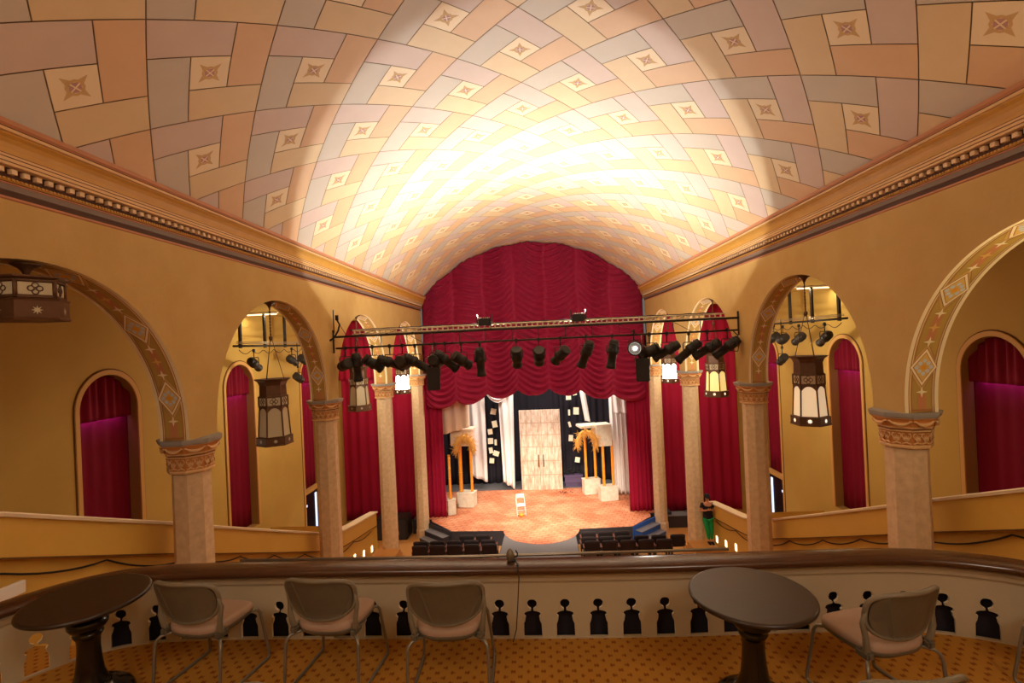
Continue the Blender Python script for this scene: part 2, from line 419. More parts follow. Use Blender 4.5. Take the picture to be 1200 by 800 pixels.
# ------------------------------------------------------------------ shell: aisle walls, floors, rear wall, stage house
def aisle(sd):
    side = 'left' if sd < 0 else 'right'
    b = MB(); X = sd*XO; WB, WT, HW = 2.65, 7.0, .72    # window: sill, spring height, half width
    wys = [5.45, 10.12, 14.78, 19.44]
    n = 20
    ys = [-4]+wys+[22.0]
    def q(x, y0, z0, y1, z1): b.add([(x,y0,z0),(x,y1,z0),(x,y1,z1),(x,y0,z1)], [(0,1,2,3)])
    last = -4; rec = .28
    for i, wy in enumerate(wys):
        lo = .0 if i == 3 else WB
        q(X, last, 0, wy-HW, 9.3)
        q(X, wy-HW, 0, wy+HW, WB) if i < 3 else None
        pts = [(wy-HW*cos(pi*j/n), WT+HW*sin(pi*j/n)) for j in range(n+1)]
        for (ya, za), (yb, zb) in zip(pts, pts[1:]):
            b.add([(X,ya,za),(X,yb,zb),(X,yb,9.3),(X,ya,9.3)], [(0,1,2,3)])
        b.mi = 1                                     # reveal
        pl = [(wy-HW, lo)]+pts+[(wy+HW, lo)]
        for (ya, za), (yb, zb) in zip(pl, pl[1:]):
            b.add([(X,ya,za),(X,yb,zb),(X+sd*rec,yb,zb),(X+sd*rec,ya,za)], [(0,1,2,3)], True)
        if i < 3: b.add([(X,wy-HW,WB),(X,wy+HW,WB),(X+sd*rec,wy+HW,WB),(X+sd*rec,wy-HW,WB)], [(0,1,2,3)])
        b.mi = 0
        last = wy+HW
    q(X, last, 0, 22.0, 9.3)
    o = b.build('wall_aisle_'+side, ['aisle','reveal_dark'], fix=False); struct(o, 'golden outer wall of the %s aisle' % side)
    # window surround mouldings, each window a structure
    for i, wy in enumerate(wys):
        if i == 0: continue
        f = MB(); lo = .0 if i == 3 else WB
        def arc(r, x): return [(x, wy-r, lo)]+[(x, wy-r*cos(pi*j/n), WT+r*sin(pi*j/n)) for j in range(n+1)]+[(x, wy+r, lo)]
        rows = [(HW+.001, X-sd*.0), (HW+.001, X-sd*.025), (HW+.10, X-sd*.03), (HW+.105, X-sd*.012), (HW+.13, X-sd*.01), (HW+.13, X)]
        cols = [0,0,0,1,1]
        for (r0, x0), (r1, x1), m in zip(rows, rows[1:], cols):
            A, B = arc(r0, x0), arc(r1, x1); f.mi = m
            f.add(A+B, [(j, j+1, len(A)+j+1, len(A)+j) for j in range(len(A)-1)], True)
        wn = f.build('window_%d' % (i if sd < 0 else i+3), ['reveal','dkline'], fix=False); struct(wn, 'round-headed recess with pale moulded surround')
        g = MB(); g.box((X+sd*(rec+.02), wy, (lo+WT+HW)/2), (.02, 2*HW+.1, WT+HW-lo+.1)); g.build('backing', 'doorblk', wn)
        if i == 3:
            g = MB(); g.box((X+sd*.12, wy, WB-.06), (.2, 2*HW-.01, .12)); g.build('window_sill', 'reveal', wn)
        # curtains
        place = {1: 'nearest window', 2: 'middle window', 3: 'window over exit door'}[i]
        cur = empty('window_curtain', 'dark red curtain with gathered valance, %s, %s aisle' % (place, side), 'curtain', (X+sd*.16, wy, WB), 0, 'window curtains')
        zt = WT+HW; zv = 6.78
        def topz(y): return WT+math.sqrt(max(0, HW*HW-y*y))-WB-.01
        c1 = MB()
        c1.grid(lambda u, v: (sd*(.035*sin(u*44)*(.4+.6*v)+.02*sin(u*17)), -HW*.99+1.98*HW*u, (zv-WB)+(topz(-HW*.99+1.98*HW*u)-(zv-WB))*v), 120, 10)
        solid(c1.build('valance', 'velvet3', cur, fix=False), .006)
        c2 = MB()
        c2.grid(lambda u, v: (sd*(.08+.01*sin(u*30)), -HW*.98+1.96*HW*u, .01+(zv-WB+.12)*v), 60, 6)
        solid(c2.build('panel', 'velvet3', cur, fix=False), .006)
    # exit door under the far window
    d = MB(); d.box((X+sd*.15, 19.44, 1.27), (.05, 2*HW-.02, 2.5)); dd = d.build('door_%d' % (1 if sd < 0 else 2), 'doorblk'); struct(dd, 'dark glazed exit door under the far window')
    d = MB(); d.box((X+sd*.12, 19.44+.42, 1.3), (.02, .14, 2.1)); d.build('door_glass', 'doorglow', dd)
    d = MB(); d.box((X+sd*.12, 19.0, 2.05), (.02, .16, .08)); d.build('exit_light', 'doorglow', dd)
    # aisle ceiling, gallery floor
    c = MB(); c.box((sd*(XN2+XO+.2)/2, 9, 9.35), (XO-XN2+.2, 26, .1)); struct(c.build('ceiling', 'aisle'), 'flat plaster ceiling of the %s aisle' % side)
for sd in (-1, 1): aisle(sd)

b = MB(); b.box((0, 10, -.1), (18.4, 28, .2)); struct(b.build('floor', 'floorwood'), 'pale wooden main floor of the hall')
b = MB(); b.box((0, -4.1, 7), (18.4, .2, 14)); struct(b.build('wall_back', 'plaster'), 'rear wall behind the balcony')
b = MB()
for sd in (-1, 1): b.box((sd*7.0, 22.1, 5), (4.0, .2, 10)) 
b.box((0, 22.1, 11.2), (9.9, .2, 3)) 
struct(b.build('wall_front', 'plaster'), 'front wall around the stage opening')
b = MB(); b.box((0, 28, 4), (12, .1, 8)); b.box((-5.6, 25, 4), (.1, 6, 8)); b.box((5.6, 25, 4), (.1, 6, 8)); b.box((0, 25, 8.05), (12, 6, .1))
struct(b.build('wall_stage', 'blackcloth'), 'black walls of the stage house')

# ------------------------------------------------------------------ side galleries: raked parapet with pale cap
PP = [(-1,7.9),(4.75,6.56),(7.1,5.62),(8.0,5.24),(9.9,4.46),(12.0,3.61),(12.9,3.30),(13.4,3.17),(14.2,3.03),(15.0,2.91),(16.15,2.72)]
def gallery(sd):
    side = 'left' if sd < 0 else 'right'
    t = empty('gallery_parapet', 'raked yellow parapet with pale coping along the %s gallery, behind the columns' % side, 'parapet', (sd*5.35, 0, 0))
    def strip(sec, name, m, caps=True):             # sec: list of (dx, dz) about the top line
        b = MB(); b.ring([[V((sd*dx, y, z+dz)) for dx, dz in sec] for y, z in PP], smooth=False, caps=caps); return b.build(name, m, t)
    strip([(0,-.05),(0,-.47),(.16,-.47),(.16,-.05)], 'fascia', 'fascia')
    strip([(-.04,0),(-.05,-.015),(-.04,-.05),(.20,-.05),(.21,-.015),(.20,0)], 'coping', 'cream')
    strip([(-.012,-.455),(-.012,-.475),(.01,-.475),(.01,-.455)], 'bead', 'dkline')
    b = MB(); b.add([(sd*.10, y, 0) for y, z in PP]+[(sd*.10, y, z-.46) for y, z in PP], [(i, i+1, len(PP)+i+1, len(PP)+i) for i in range(len(PP)-1)])
    ye = PP[-1][0]
    b.add([(sd*.0,ye,0),(sd*3.55,ye,0),(sd*3.55,ye,2.3),(sd*.0,ye,2.3)], [(0,1,2,3)])
    b.add([(sd*.0,ye,0),(sd*.1,ye-.05,0),(sd*.1,ye-.05,2.3),(sd*.0,ye,2.3)], [(0,1,2,3)])
    b.build('lower_wall', 'fascia', t, fix=False)
    b = MB(); b.add([(sd*.1, y, z-.85) for y, z in PP]+[(sd*3.54, y, z-.85) for y, z in PP], [(i, i+1, len(PP)+i+1, len(PP)+i) for i in range(len(PP)-1)])
    o = b.build('floor', 'carpet', fix=False); o.location = (sd*5.35,0,0); struct(o, 'raked carpeted floor of the %s gallery' % side)
    # cable clipped in swags under the fascia
    pts = []
    zl = lambda y: next((z0+(z1-z0)*(y-y0)/(y1-y0) for (y0, z0), (y1, z1) in zip(PP, PP[1:]) if y0 <= y <= y1), 3)
    hooks = [3.0, 4.3, 6.0, 7.55, 8.75, 9.9, 11.2, 12.6, 14.2, 15.9]
    for a, e in zip(hooks, hooks[1:]):
        for i in range(10):
            f = i/10; y = a+(e-a)*f; pts.append((sd*5.40, y, zl(y)-.52-.55*f*(1-f)*(e-a)*.5))
    b = MB(); b.tube(pts, .012, 5); 
    tag(b.build('swagged_cable', 'cable'), 'black cable clipped in swags under the %s gallery parapet' % side, 'cable')
    for i, (y, z) in enumerate(((15.85,1.62),(15.1,1.78),(14.35,1.98))):
        b = MB(); b.bev((0,0,0), (.02,.11,.19), .006); l = b.build('step_light', 'steplight'); l.location = (sd*5.44, y, z)
        tag(l, '%s glowing step light low on the wall below the %s gallery' % (('first','second','third')[i]+' from the stage', side), 'wall light', 'step lights')
for sd in (-1, 1): gallery(sd)

# ------------------------------------------------------------------ columns
def column():
    t = empty('octagonal_column', '', 'column')
    def octo(r, z):
        if z > 6.38 and r != .228: r = r*.82
        return [V((r/cos(pi/8)*cos(2*pi*(j+.5)/8), r/cos(pi/8)*sin(2*pi*(j+.5)/8), z)) for j in range(8)]
    b = MB(); b.ring([octo(.27,0), octo(.27,.35), octo(.245,.42), octo(.228,6.40)]); b.build('shaft', 'marble', t)
    b = MB()
    prof = [(.31,6.39,1),(.335,6.40,1),(.34,6.425,1),(.335,6.44,2),(.31,6.45,2),(.315,6.61,3),(.345,6.615,1),(.35,6.635,3),(.345,6.64,3),(.345,6.655,1),(.365,6.66,1),(.37,6.68,2),(.365,6.685,2),(.40,6.76,2),(.425,6.79,1),(.44,6.80,1)]
    for (r0, z0, m), (r1, z1, _) in zip(prof, prof[1:]):
        b.mi = m-1; b.ring([octo(r0,z0), octo(r1,z1)], caps=False)
    cap = b.build('capital', ['cap_cream','cap_orange','cap_brown'], t, fix=False)
    KC = .82
    b = MB(); b.ring([octo(.44,6.80), octo(.45,6.815), octo(.462,6.85), octo(.465,6.87)]); b.build('abacus', 'cap_blue', t)
    # acanthus leaves and garlands, carved
    lv = MB(); gl = MB()
    for j in range(8):
        a = 2*pi*j/8; n = V((cos(a), sin(a), 0)); tt = V((-sin(a), cos(a), 0))
        for s in (-.052, .052):
            c = n*.261+tt*s
            for q in range(5):
                an = pi*.5+(q-2)*.55
                tip = c+tt*cos(an)*.045+V((0,0,6.52+sin(an)*.055))+n*.006
                base = c+V((0,0,6.48))
                side = (tip-base).cross(n).normalized()*.012
                lv.add([base+side*.5+n*.006, (base+tip)/2+side+n*.022, tip+n*.014, (base+tip)/2-side+n*.022, base-side*.5+n*.006], [(0,1,2,3,4)])
            lv.tube([c+tt*(-.045)+n*.008+V((0,0,6.455)), c+n*.014+V((0,0,6.475)), c+tt*.045+n*.008+V((0,0,6.455))], .01, 6)
            for e in (-1, 1):
                lv.tube([c+tt*e*.006+n*.01+V((0,0,6.49)), c+tt*e*.05+n*.014+V((0,0,6.56)), c+tt*e*.04+n*.02+V((0,0,6.595)), c+tt*e*.02+n*.018+V((0,0,6.588))], .007, 5)
        pts = []; rad = []
        for q in range(9):
            f = q/8-.5; zz = 6.755-.045*(1-4*f*f); rr = .326+.016*((zz-6.71)/.05)
            pts.append(n*(rr+.006)+tt*f*.225+V((0,0,zz))); rad.append(.006+.020*(1-4*f*f))
        gl.tube(pts, rad, 7)
        for e in (-.5, .5): gl.lathe([(.001,-.012),(.016,-.008),(.018,0),(.016,.008),(.001,.012)], 8, tuple(n*.335+tt*e*.225+V((0,0,6.755))))
    lv.build('acanthus_leaves', 'cap_cream', cap, fix=False); gl.build('garland', 'cap_cream', cap, fix=False)
    return t
proto = column(); first = True
CL = {0: 'large octagonal column with carved capital nearest the balcony, %s side', 1: 'octagonal marble column beside the lighting pipes, second from the balcony, %s side',
      2: 'octagonal marble column, third from the balcony, %s side', 3: 'octagonal marble column at the stage corner, %s side'}
for sd in (-1, 1):
    for i in range(4):
        o = proto if first else dup(proto); first = False
        o.location = (sd*XC, Y0+S*i, 0); o['label'] = CL[i] % ('left' if sd < 0 else 'right'); o['group'] = 'octagonal columns of the arcade'

# ------------------------------------------------------------------ lanterns
def hexring(r, z, ph=.5): return [V((r/cos(pi/6)*cos(2*pi*(j+ph)/6), r/cos(pi/6)*sin(2*pi*(j+ph)/6), z)) for j in range(6)]
def lantern(pane, hang=1.46, tall=True):
    t = empty('hanging_lantern', '', 'lantern', group='hexagonal bronze lanterns')
    b = MB()
    def shell(rows): 
        b.ring([hexring(r, z, 0) for r, z in rows], caps=True)
    if tall:
        shell([(.27,0),(.28,0),(.285,.02),(.275,.03),(.275,.15),(.285,.16),(.23,.17)])
        top0 = .72
    else:
        shell([(.27,0),(.28,0),(.285,.02),(.275,.03),(.275,.18),(.285,.2),(.24,.21)]); top0 = .21
    bh = .15 if tall else .18
    bb = b.build('base_band', 'bronze', t)
    # star cut-outs on the band
    b = MB()
    for j in range(6):
        a = 2*pi*(j+.5)/6; n = V((cos(a), sin(a), 0)); tt = V((-sin(a), cos(a), 0)); c = n*.279+V((0,0,.09))
        b = MB(); b.add([c+(tt*cos(pi*q/8)+V((0,0,1))*sin(pi*q/8))*(.045 if q % 2 == 0 else .018) for q in range(16)], [tuple(range(16))])
        b.build('star_cutout', 'star' if pane != 'pane_dim' else 'pane_dim', bb, fix=False)
    if tall:
        g = MB(); g.ring([hexring(.235,.17,0), hexring(.205,top0,0)], caps=False); g.build('glass_panes', pane, t)
        f = MB()
        for j in range(6):
            p0 = hexring(.238,.17,0)[j]; p1 = hexring(.208,top0,0)[j]
            f.tube([p0, p1], .016, 6)
            q0 = hexring(.238,.17,0)[(j+1) % 6]; q1 = hexring(.208,top0,0)[(j+1) % 6]
            # arched spandrel at the head of each pane
            n = ((p0+q0)/2); n.z = 0; n.normalize()
            A = []; B = []
            for k in range(9):
                s = k/8; h = .72-.10*(abs(2*s-1)**2.2)-.02
                fz = (h-.17)/(top0-.17); P = (p0.lerp(p1, fz)).lerp(q0.lerp(q1, fz), s); P.z = h
                Q = p1.lerp(q1, s); Q.z = top0; A.append(P+n*.006); B.append(Q+n*.006)
            f.add(A+B, [(k, k+1, 9+k+1, 9+k) for k in range(8)])
        f.build('pane_frame', 'bronze', t, fix=False)
    z0 = top0; h = .20 if tall else .17; r = .215 if tall else .245
    b = MB(); b.ring([hexring(r+.012,z0,0), hexring(r+.012,z0+.02,0), hexring(r-.006,z0+.022,0), hexring(r-.006,z0+h-.02,0), hexring(r+.012,z0+h-.018,0), hexring(r+.012,z0+h,0)])
    for j in range(6): b.tube([hexring(r,z0,0)[j], hexring(r,z0+h,0)[j]], .018, 6)
    cr = b.build('tracery_band', 'bronze', t)
    g = MB(); d = MB()
    for j in range(6):
        a = 2*pi*(j+.5)/6; n = V((cos(a), sin(a), 0)); tt = V((-sin(a), cos(a), 0)); c = n*(r-.002)+V((0,0,z0+h/2)); w = r*.5; hh = h/2-.028
        g.add([c-tt*w-V((0,0,hh)), c+tt*w-V((0,0,hh)), c+tt*w+V((0,0,hh)), c-tt*w+V((0,0,hh))], [(0,1,2,3)])
        for q in range(4):                           # quatrefoil rings
            an = q*pi/2; cc = c+n*.004+(tt*cos(an)+V((0,0,1))*sin(an))*hh*.55
            d.tube([cc+(tt*cos(2*pi*k/8)+V((0,0,1))*sin(2*pi*k/8))*hh*.42 for k in range(9)], .006, 4)
        d.build('quatrefoil', 'bronze', cr, fix=False); d = MB()
    g.build('tracery_glass', 'cor_light' if pane != 'pane_dim' else 'pane_dim', cr, fix=False)
    z1 = z0+h
    b = MB()
    if tall: b.ring([hexring(.215,z1,0), hexring(.205,z1+.02,0), hexring(.20,z1+.20,0), hexring(.225,z1+.27,0), hexring(.27,z1+.31,0), hexring(.27,z1+.325,0), hexring(.10,z1+.30,0)]); zt = z1+.31
    else: b.ring([hexring(.25,z1,0), hexring(.29,z1+.02,0), hexring(.29,z1+.035,0), hexring(.10,z1+.06,0)]); zt = z1+.05
    b.build('crown', 'bronze', t)
    b = MB()
    zr = zt+hang
    if tall:
        for j in range(3):
            a = 2*pi*j/3; b.tube([(.2*cos(a), .2*sin(a), zt), (.02*cos(a), .02*sin(a), zt+.75)], .006, 5)
        b.tube([(0,0,zt+.72),(0,0,zr)], .009, 6)
        b.lathe([(.001,-.05),(.03,-.03),(.035,0),(.03,.03),(.001,.05)], 10, (0,0,zt+.78))
        z = zt+.85
        while z < zr-.05: b.box((0,0,z), (.03,.012,.045)); z += .06
    b.lathe([(.001,-.12),(.02,-.11),(.035,-.07),(.06,-.04),(.11,-.01),(.12,.0)], 12, (0,0,zr))
    b.build('chain', 'bronze', t)
    return t
LL = [(-1,4.64,'pane_dim','short hexagonal lantern under the nearest left arch, cropped by the left edge'),
      (-1,9.30,'pane_dim','unlit hexagonal lantern under the second left arch'),
      (-1,13.96,'pane_dim','dim lantern behind the spotlights under the third left arch'),
      (-1,18.62,'pane_hot','brightly shining lantern under the left arch nearest the stage'),
      (1,9.30,'pane_warm','softly lit hexagonal lantern under the second right arch'),
      (1,13.96,'pane_gold','golden lit lantern behind the spotlights under the third right arch'),
      (1,18.62,'pane_hot','brightly shining lantern under the right arch nearest the stage')]
protos = {}
for sd, y, pane, lab in LL:
    if y < 5:
        o = lantern(pane, .12, False); o.location = (sd*XC+.1, y, 8.42)
    else:
        if pane not in protos: protos[pane] = lantern(pane); o = protos[pane]
        else: o = dup(protos[pane])
        o.location = (sd*XC, y, 6.29); o.rotation_euler = (0,0,R(30))
    o['label'] = lab

# ------------------------------------------------------------------ stage curtains
cus = [-4.7,-3.35,-2.05,-.74,.6,1.95,3.3,4.68]
def cusz(x): return 6.08 - .035*x*x if abs(x) < 3.6 else 5.62
def swag():
    b = MB(); YC = 21.34
    def zb(x):
        for i in range(7):
            if cus[i] <= x <= cus[i+1]:
                u = (x-cus[i])/(cus[i+1]-cus[i]); base = cusz(cus[i])*(1-u)+cusz(cus[i+1])*u
                return base-.30*(4*u*(1-u))**.6
        return 5.8
    def fn(p, q):
        x = -4.7+9.38*p; z0 = zb(x); zt = VZ+math.sqrt(VR*VR-x*x)-.04; z = z0+(zt-z0)*q
        i = max(j for j in range(7) if cus[j] <= x+1e-6); u = (x-cus[i])/(cus[i+1]-cus[i]); k = max(0, 4*u*(1-u))
        h = z+.30*k+.02*sin(x*5); ph = h/(.26 + .008*sin(x*2+i))
        fq = ph % 1; fold = (fq/.78)**1.4 if fq < .78 else 1-(fq-.78)/.22
        w = k**1.1
        y = YC - .27*fold*w - .18*k + .02*sin(z*3+i*2)
        return (x, y, z)
    b.grid(fn, 7*16, 260)
    o = b.build('swagged_stage_curtain', 'velvet', fix=False); solid(o, .01)
    return tag(o, 'swagged crimson stage curtain filling the arch above the opening', 'curtain')
swag()
def drape(name, lab, x0, x1, z0, z1, y, per=.28, amp=.06, m='velvet2', cat='curtain', group=None, flare=.0, gather=0, seed=0, parent=None):
    b = MB(); nu = max(12, int((x1-x0)/per*10)); rnd = random.Random(seed); ph = [rnd.uniform(0, 6) for _ in range(4)]
    def fn(u, v):
        z = z0+(z1-z0)*v; w = 1+flare*(1-v)**2 - gather*v*(1-v)*4*.5; xc = (x0+x1)/2
        x = xc+((x0-xc)+(x1-x0)*u)*w
        a = amp*(.55+.45*(1-v))
        yy = y+a*(sin(2*pi*(x1-x0)/per*u+ph[0])*.7+sin(2*pi*(x1-x0)/per*.43*u+ph[1]+v)*.5)
        return (x, yy, z)
    b.grid(fn, nu, 16)
    o = b.build(name, m, parent, fix=False); solid(o, .008)
    if parent is None: tag(o, lab, cat, group)
    return o
drape('leg_curtain', 'long crimson curtain leg at the left edge of the stage opening', -4.85, -4.05, .62, 6.9, 21.55, .17, .06, flare=.05, group='stage curtain legs', seed=1)
drape('leg_curtain', 'long crimson curtain leg at the right edge of the stage opening', 3.85, 4.85, .62, 6.9, 21.55, .17, .06, flare=.08, group='stage curtain legs', seed=2)
for sd, side in ((-1,'left'),(1,'right')):
    a, e = (-8.55,-5.0) if sd < 0 else (5.0,8.6)
    drape('aisle_curtain', 'tall crimson pleated curtain closing the far end of the %s aisle' % side, a, e, .48, 9.28, 21.85, .42, .07, group='aisle end curtains', seed=3+sd)
    a, e = (-8.6,-7.6) if sd < 0 else (7.5,8.5)
    if sd < 0: drape('curtain_valance', 'short crimson valance over the top of the left aisle curtain', -8.62, -5.1, 6.7, 9.28, 21.68, .3, .05, seed=9)

# ------------------------------------------------------------------ stage
edge = [(-5.5,21.36),(-4.7,21.3),(-4.62,21.1),(-3.6,19.9),(-1.42,19.82),(-1.55,17.0),(1.28,17.0),(1.32,19.75),(3.6,19.87),(4.55,20.9),(4.62,21.36),(5.5,21.37)]
st = empty('stage', 'low stage with painted orange brick floor and black front', 'stage', (0, 22, 0))
b = MB(); b.prism([(x, y-22) for x, y in edge]+[(5.5,6),(-5.5,6)], 0, .588); b.build('platform', ['stageblk'], st)
b = MB()
ins = [(-1.42,19.82),(-3.58,19.93),(-4.6,21.1),(-4.7,21.38),(-5.2,21.4),(-5.2,25.3),(5.2,25.3),(5.2,21.4),(4.6,21.38),(4.53,20.93),(3.58,19.9),(1.32,19.79)]
arc = [(1.5*cos(R(a)), 19.9+1.5*sin(R(a))) for a in range(-6, -175, -8)]
poly = [(x, y-22) for x, y in ins+arc]
b.prism(poly, .589, .60); b.build('brick_floor', 'brick', st)
b = MB(); b.prism([(-1.41,19.75-22),(-1.53,17.02-22),(1.27,17.02-22),(1.3,19.7-22)], .587, .5935); b.build('runway_floor', 'stagegrey', st)
b = MB(); b.prism([(-5.2,25.3-22),(5.2,25.3-22),(5.2,5.9),(-5.2,5.9)], .587, .597); b.build('upstage_floor', 'stagegrey', st)
# corner steps
for sd, lab in ((-1,'black wooden steps at the left front corner of the stage'),(1,'blue steps at the right front corner of the stage')):
    t = empty('stage_steps', lab, 'steps', (sd*4.12, 20.42, 0), (R(43) if sd > 0 else R(-43)), 'stage corner steps')  # right-hand steps get a blue surface colour
    for k, h in enumerate((.4,.2)):
        b = MB(); b.mi = 0; b.box((0, -.21-.30*k, h/2), (1.25 if k == 0 else 1.1, .32, h)); b.mi = 1; b.box((0, -.21-.30*k, h+.01), (1.28 if k == 0 else 1.12, .34, .02))
        b.build('tread', ['bluestep','stagegrey'] if sd > 0 else ['stageblk','stagegrey'], t)
    b = MB(); b.box((0, -.03, .3), (1.55,.04,.57)); b.build('riser', 'bluestep' if sd > 0 else 'stageblk', t)
for sd, x0, x1, y0, y1, lab in ((1,5.3,7.9,21.2,21.75,'low black platform in front of the right aisle curtain'),(-1,-8.3,-7.15,21.1,21.7,'low black platform in front of the left aisle curtain')):
    b = MB(); b.box(((x0+x1)/2,(y0+y1)/2,.24), (x1-x0,y1-y0,.48)); b.mi = 1; b.box(((x0+x1)/2,(y0+y1)/2,.49), (x1-x0+.04,y1-y0+.04,.02)); tag(b.build('platform', ['stageblk','stagegrey']), lab, 'platform')
b = MB(); b.bev((0,0,.45), (1.35,.8,.9), .03); bx = b.build('speaker_cabinet', 'black'); bx.location = (-6.25, 21.1, 0)
tag(bx, 'large black speaker cabinet on the floor between the two far left columns', 'speaker')
b = MB(); b.box((0,-.41,.45), (1.2,.015,.76)); b.build('grille', 'stageblk', bx)
b = MB(); b.box((.3,-.42,.3), (.05,.02,.14)); b.build('handle', 'steel', bx)

# stage set
def door_set():
    W, H = 2.05, 4.0
    t = empty('door_scenery', 'tall whitewashed double door standing at the back of the stage', 'door', (.15, 25.2, .6), R(-3))
    for s in (-1, 1):
        b = MB(); b.bev((s*W/4, 0, H/2), (W/2-.006, .09, H), .008)
        lf = b.build('door_leaf', 'door', t)
        g = MB()
        for zz in (.75, 1.45, 2.15, 2.75, 3.35): g.box((s*W/4, -.047, zz), (W/2-.06,.006,.035))
        for xx in (.07, .37, .68, .95): g.box((s*xx, -.047, H/2), (.022,.006,H-.06))
        g.build('groove', 'doorline', lf)
        h = MB(); h.tube([(s*.12,-.05,1.15),(s*.12,-.10,1.18),(s*.12,-.10,1.72),(s*.12,-.05,1.75)], .022, 8); h.build('handle', 'black', t)
door_set()
def block(name_lab, x, y, z, d, rz):
    b = MB(); b.bev((0,0,d[2]/2), d, .025)
    b.box((0,0,d[2]-.012), (d[0]+.03,d[1]+.03,.03))
    o = b.build('stone_block', 'wht'); o.location = (x,y,z); o.rotation_euler = (0,0,R(rz)); return tag(o, name_lab, 'block', 'white stone blocks')
block('white block under two orange poles, left of the stage', -3.35, 23.0, .6, (.78,.55,.66), -12)
block('small white block beside the left curtain leg', -3.88, 21.95, .6, (.34,.36,.66), 10)
block('white block farther back under orange poles, right of the stage', 2.5, 24.3, .6, (.8,.45,.72), 12)
block('white block nearer the right white drape, under orange poles', 3.15, 23.25, .6, (.82,.5,.66), 10)
def pole(x, y, z0, z1, lab, r=.065):
    b = MB(); z = 0; prof = []
    H = z1-z0
    while z < H-.01:
        prof += [(r,z),(r*.97,z+.02),(r*.97,min(H,z+.42)),(r*1.03,min(H,z+.45))]; z += .45
    b.lathe([(p, min(q, H)) for p, q in prof], 12); o = b.build('orange_pole', 'bamboo'); o.location = (x,y,z0)
    return tag(o, lab, 'pole', 'orange set poles')
pole(-3.60,23.0,1.27,3.35,'thick orange pole on the left side of the left white block',.09)
pole(-3.10,23.0,1.27,3.35,'orange pole on the right side of the left white block')
pole(-3.93,21.95,1.27,3.2,'orange pole on the small block by the left curtain leg',.06)
pole(2.28,24.25,1.33,3.4,'orange pole closest to the stage door on the right')
pole(2.74,24.35,1.33,3.4,'second orange pole to the right of the stage door')
pole(2.98,23.2,1.27,3.3,'third orange pole to the right of the stage door')
pole(3.42,23.35,1.27,3.3,'rightmost orange pole beside the right white drape')
def straw_arch(x, y, z, w, h, lab, seed, m='straw'):
    t = empty('straw_bundle', lab, 'straw', (x,y,z)); rnd = random.Random(seed); b = MB()
    core = MB(); pts = [V((-w/2*cos(pi*i/10)*1.0, 0, h*.55*sin(pi*i/10))) for i in range(11)]
    core.tube(pts, [.09+.03*rnd.random() for _ in pts], 8); core.build('arch_core', m, t)
    for i in range(420):
        a = rnd.uniform(0, pi); p = V((-w/2*cos(a), rnd.uniform(-.08,.08), h*.55*sin(a)))
        d = V((rnd.uniform(-.5,.5), rnd.uniform(-.6,.2), rnd.uniform(-1,.35))).normalized()*rnd.uniform(.15,.38)
        b.tube([p, p+d*.6+V((0,0,.03)), p+d], [.012,.009,.003], 4)
    b.build('straw_strands', m, t, fix=False)
straw_arch(2.22, 22.85, 3.15, .85, 1.25, 'arched bundle of orange straw below the white box, right of the stage', 3)
straw_arch(-3.3, 22.55, 3.2, .8, 1.2, 'arched bundle of straw over the left orange poles', 5)
b = MB(); b.bev((0,0,.5), (.75,.7,1.0), .02); b.bev((-.6,.15,.92), (.95,.8,.12), .02)
o = b.build('canopy_box', 'wht'); o.location = (3.0,23.5,3.08); o.rotation_euler = (0,0,R(12)); tag(o, 'rough white box resting on the right orange poles', 'box')
b = MB(); b.bev((0,0,.55), (1.0,.6,.7), .03); b.bev((-.05,0,.95), (1.25,.75,.1), .02)
o = b.build('canopy_box', 'gauze2'); o.location = (-3.45,23.05,3.2); o.rotation_euler = (0,0,R(-8)); tag(o, 'cloth-covered cream box above the left orange poles', 'box')
# drapes on stage
def cloth(lab, fn, m='gauze', nu=30, nv=30):
    b = MB(); b.grid(fn, nu, nv); o = b.build('hanging_cloth', m, fix=False); solid(o, .006); tag(o, lab, 'cloth', 'white cloths hung on the stage'); return o
def hang(x0, x1, zt0, zt1, zb0, zb1, y, folds=4, amp=.07, nar=.0, lean=0):
    def fn(u, v):
        zt = zt0+(zt1-zt0)*u; zb = zb0+(zb1-zb0)*u; z = zb+(zt-zb)*v
        w = 1-nar*(1-v); xc = (x0+x1)/2; x = xc+((x0-xc)+(x1-x0)*u)*w+lean*(1-v)
        return (x, y+amp*sin(folds*2*pi*u+v*1.5)*(.5+.5*(1-v)), z)
    return fn
cloth('cream cloth gathered beside the left curtain leg, above the straw', hang(-4.35,-3.0,6.3,6.3,4.0,4.35,22.3,3,.09), 'gauze2')
cloth('long white drape behind the left orange poles', hang(-3.5,-2.62,6.4,6.4,1.3,.95,25.6,2,.10))
cloth('long white drape hanging left of the stage door', hang(-1.92,-1.1,6.5,6.5,1.0,.64,25.3,2,.12,nar=.3))
def swoop(u, v):
    x = -2.65+1.5*u; return (x, 25.1-.05*sin(v*12), 6.15-.75*(4*u*(1-u))-.45*v+.1)
cloth('white cloth swooping across the top between the left drapes', swoop)
cloth('long white drape beside the right curtain leg', hang(3.45,4.25,6.5,6.5,.72,.62,23.9,4,.1,nar=-.02,lean=.05))
cloth('short white cloth over the top of the right drape', hang(3.55,4.6,6.3,6.3,4.5,4.45,23.7,3,.06))
cloth('narrow white sash slanting down to the white box on the right', hang(2.02,2.28,6.2,6.2,4.15,4.1,24.0,1,.03,nar=.0,lean=.28))
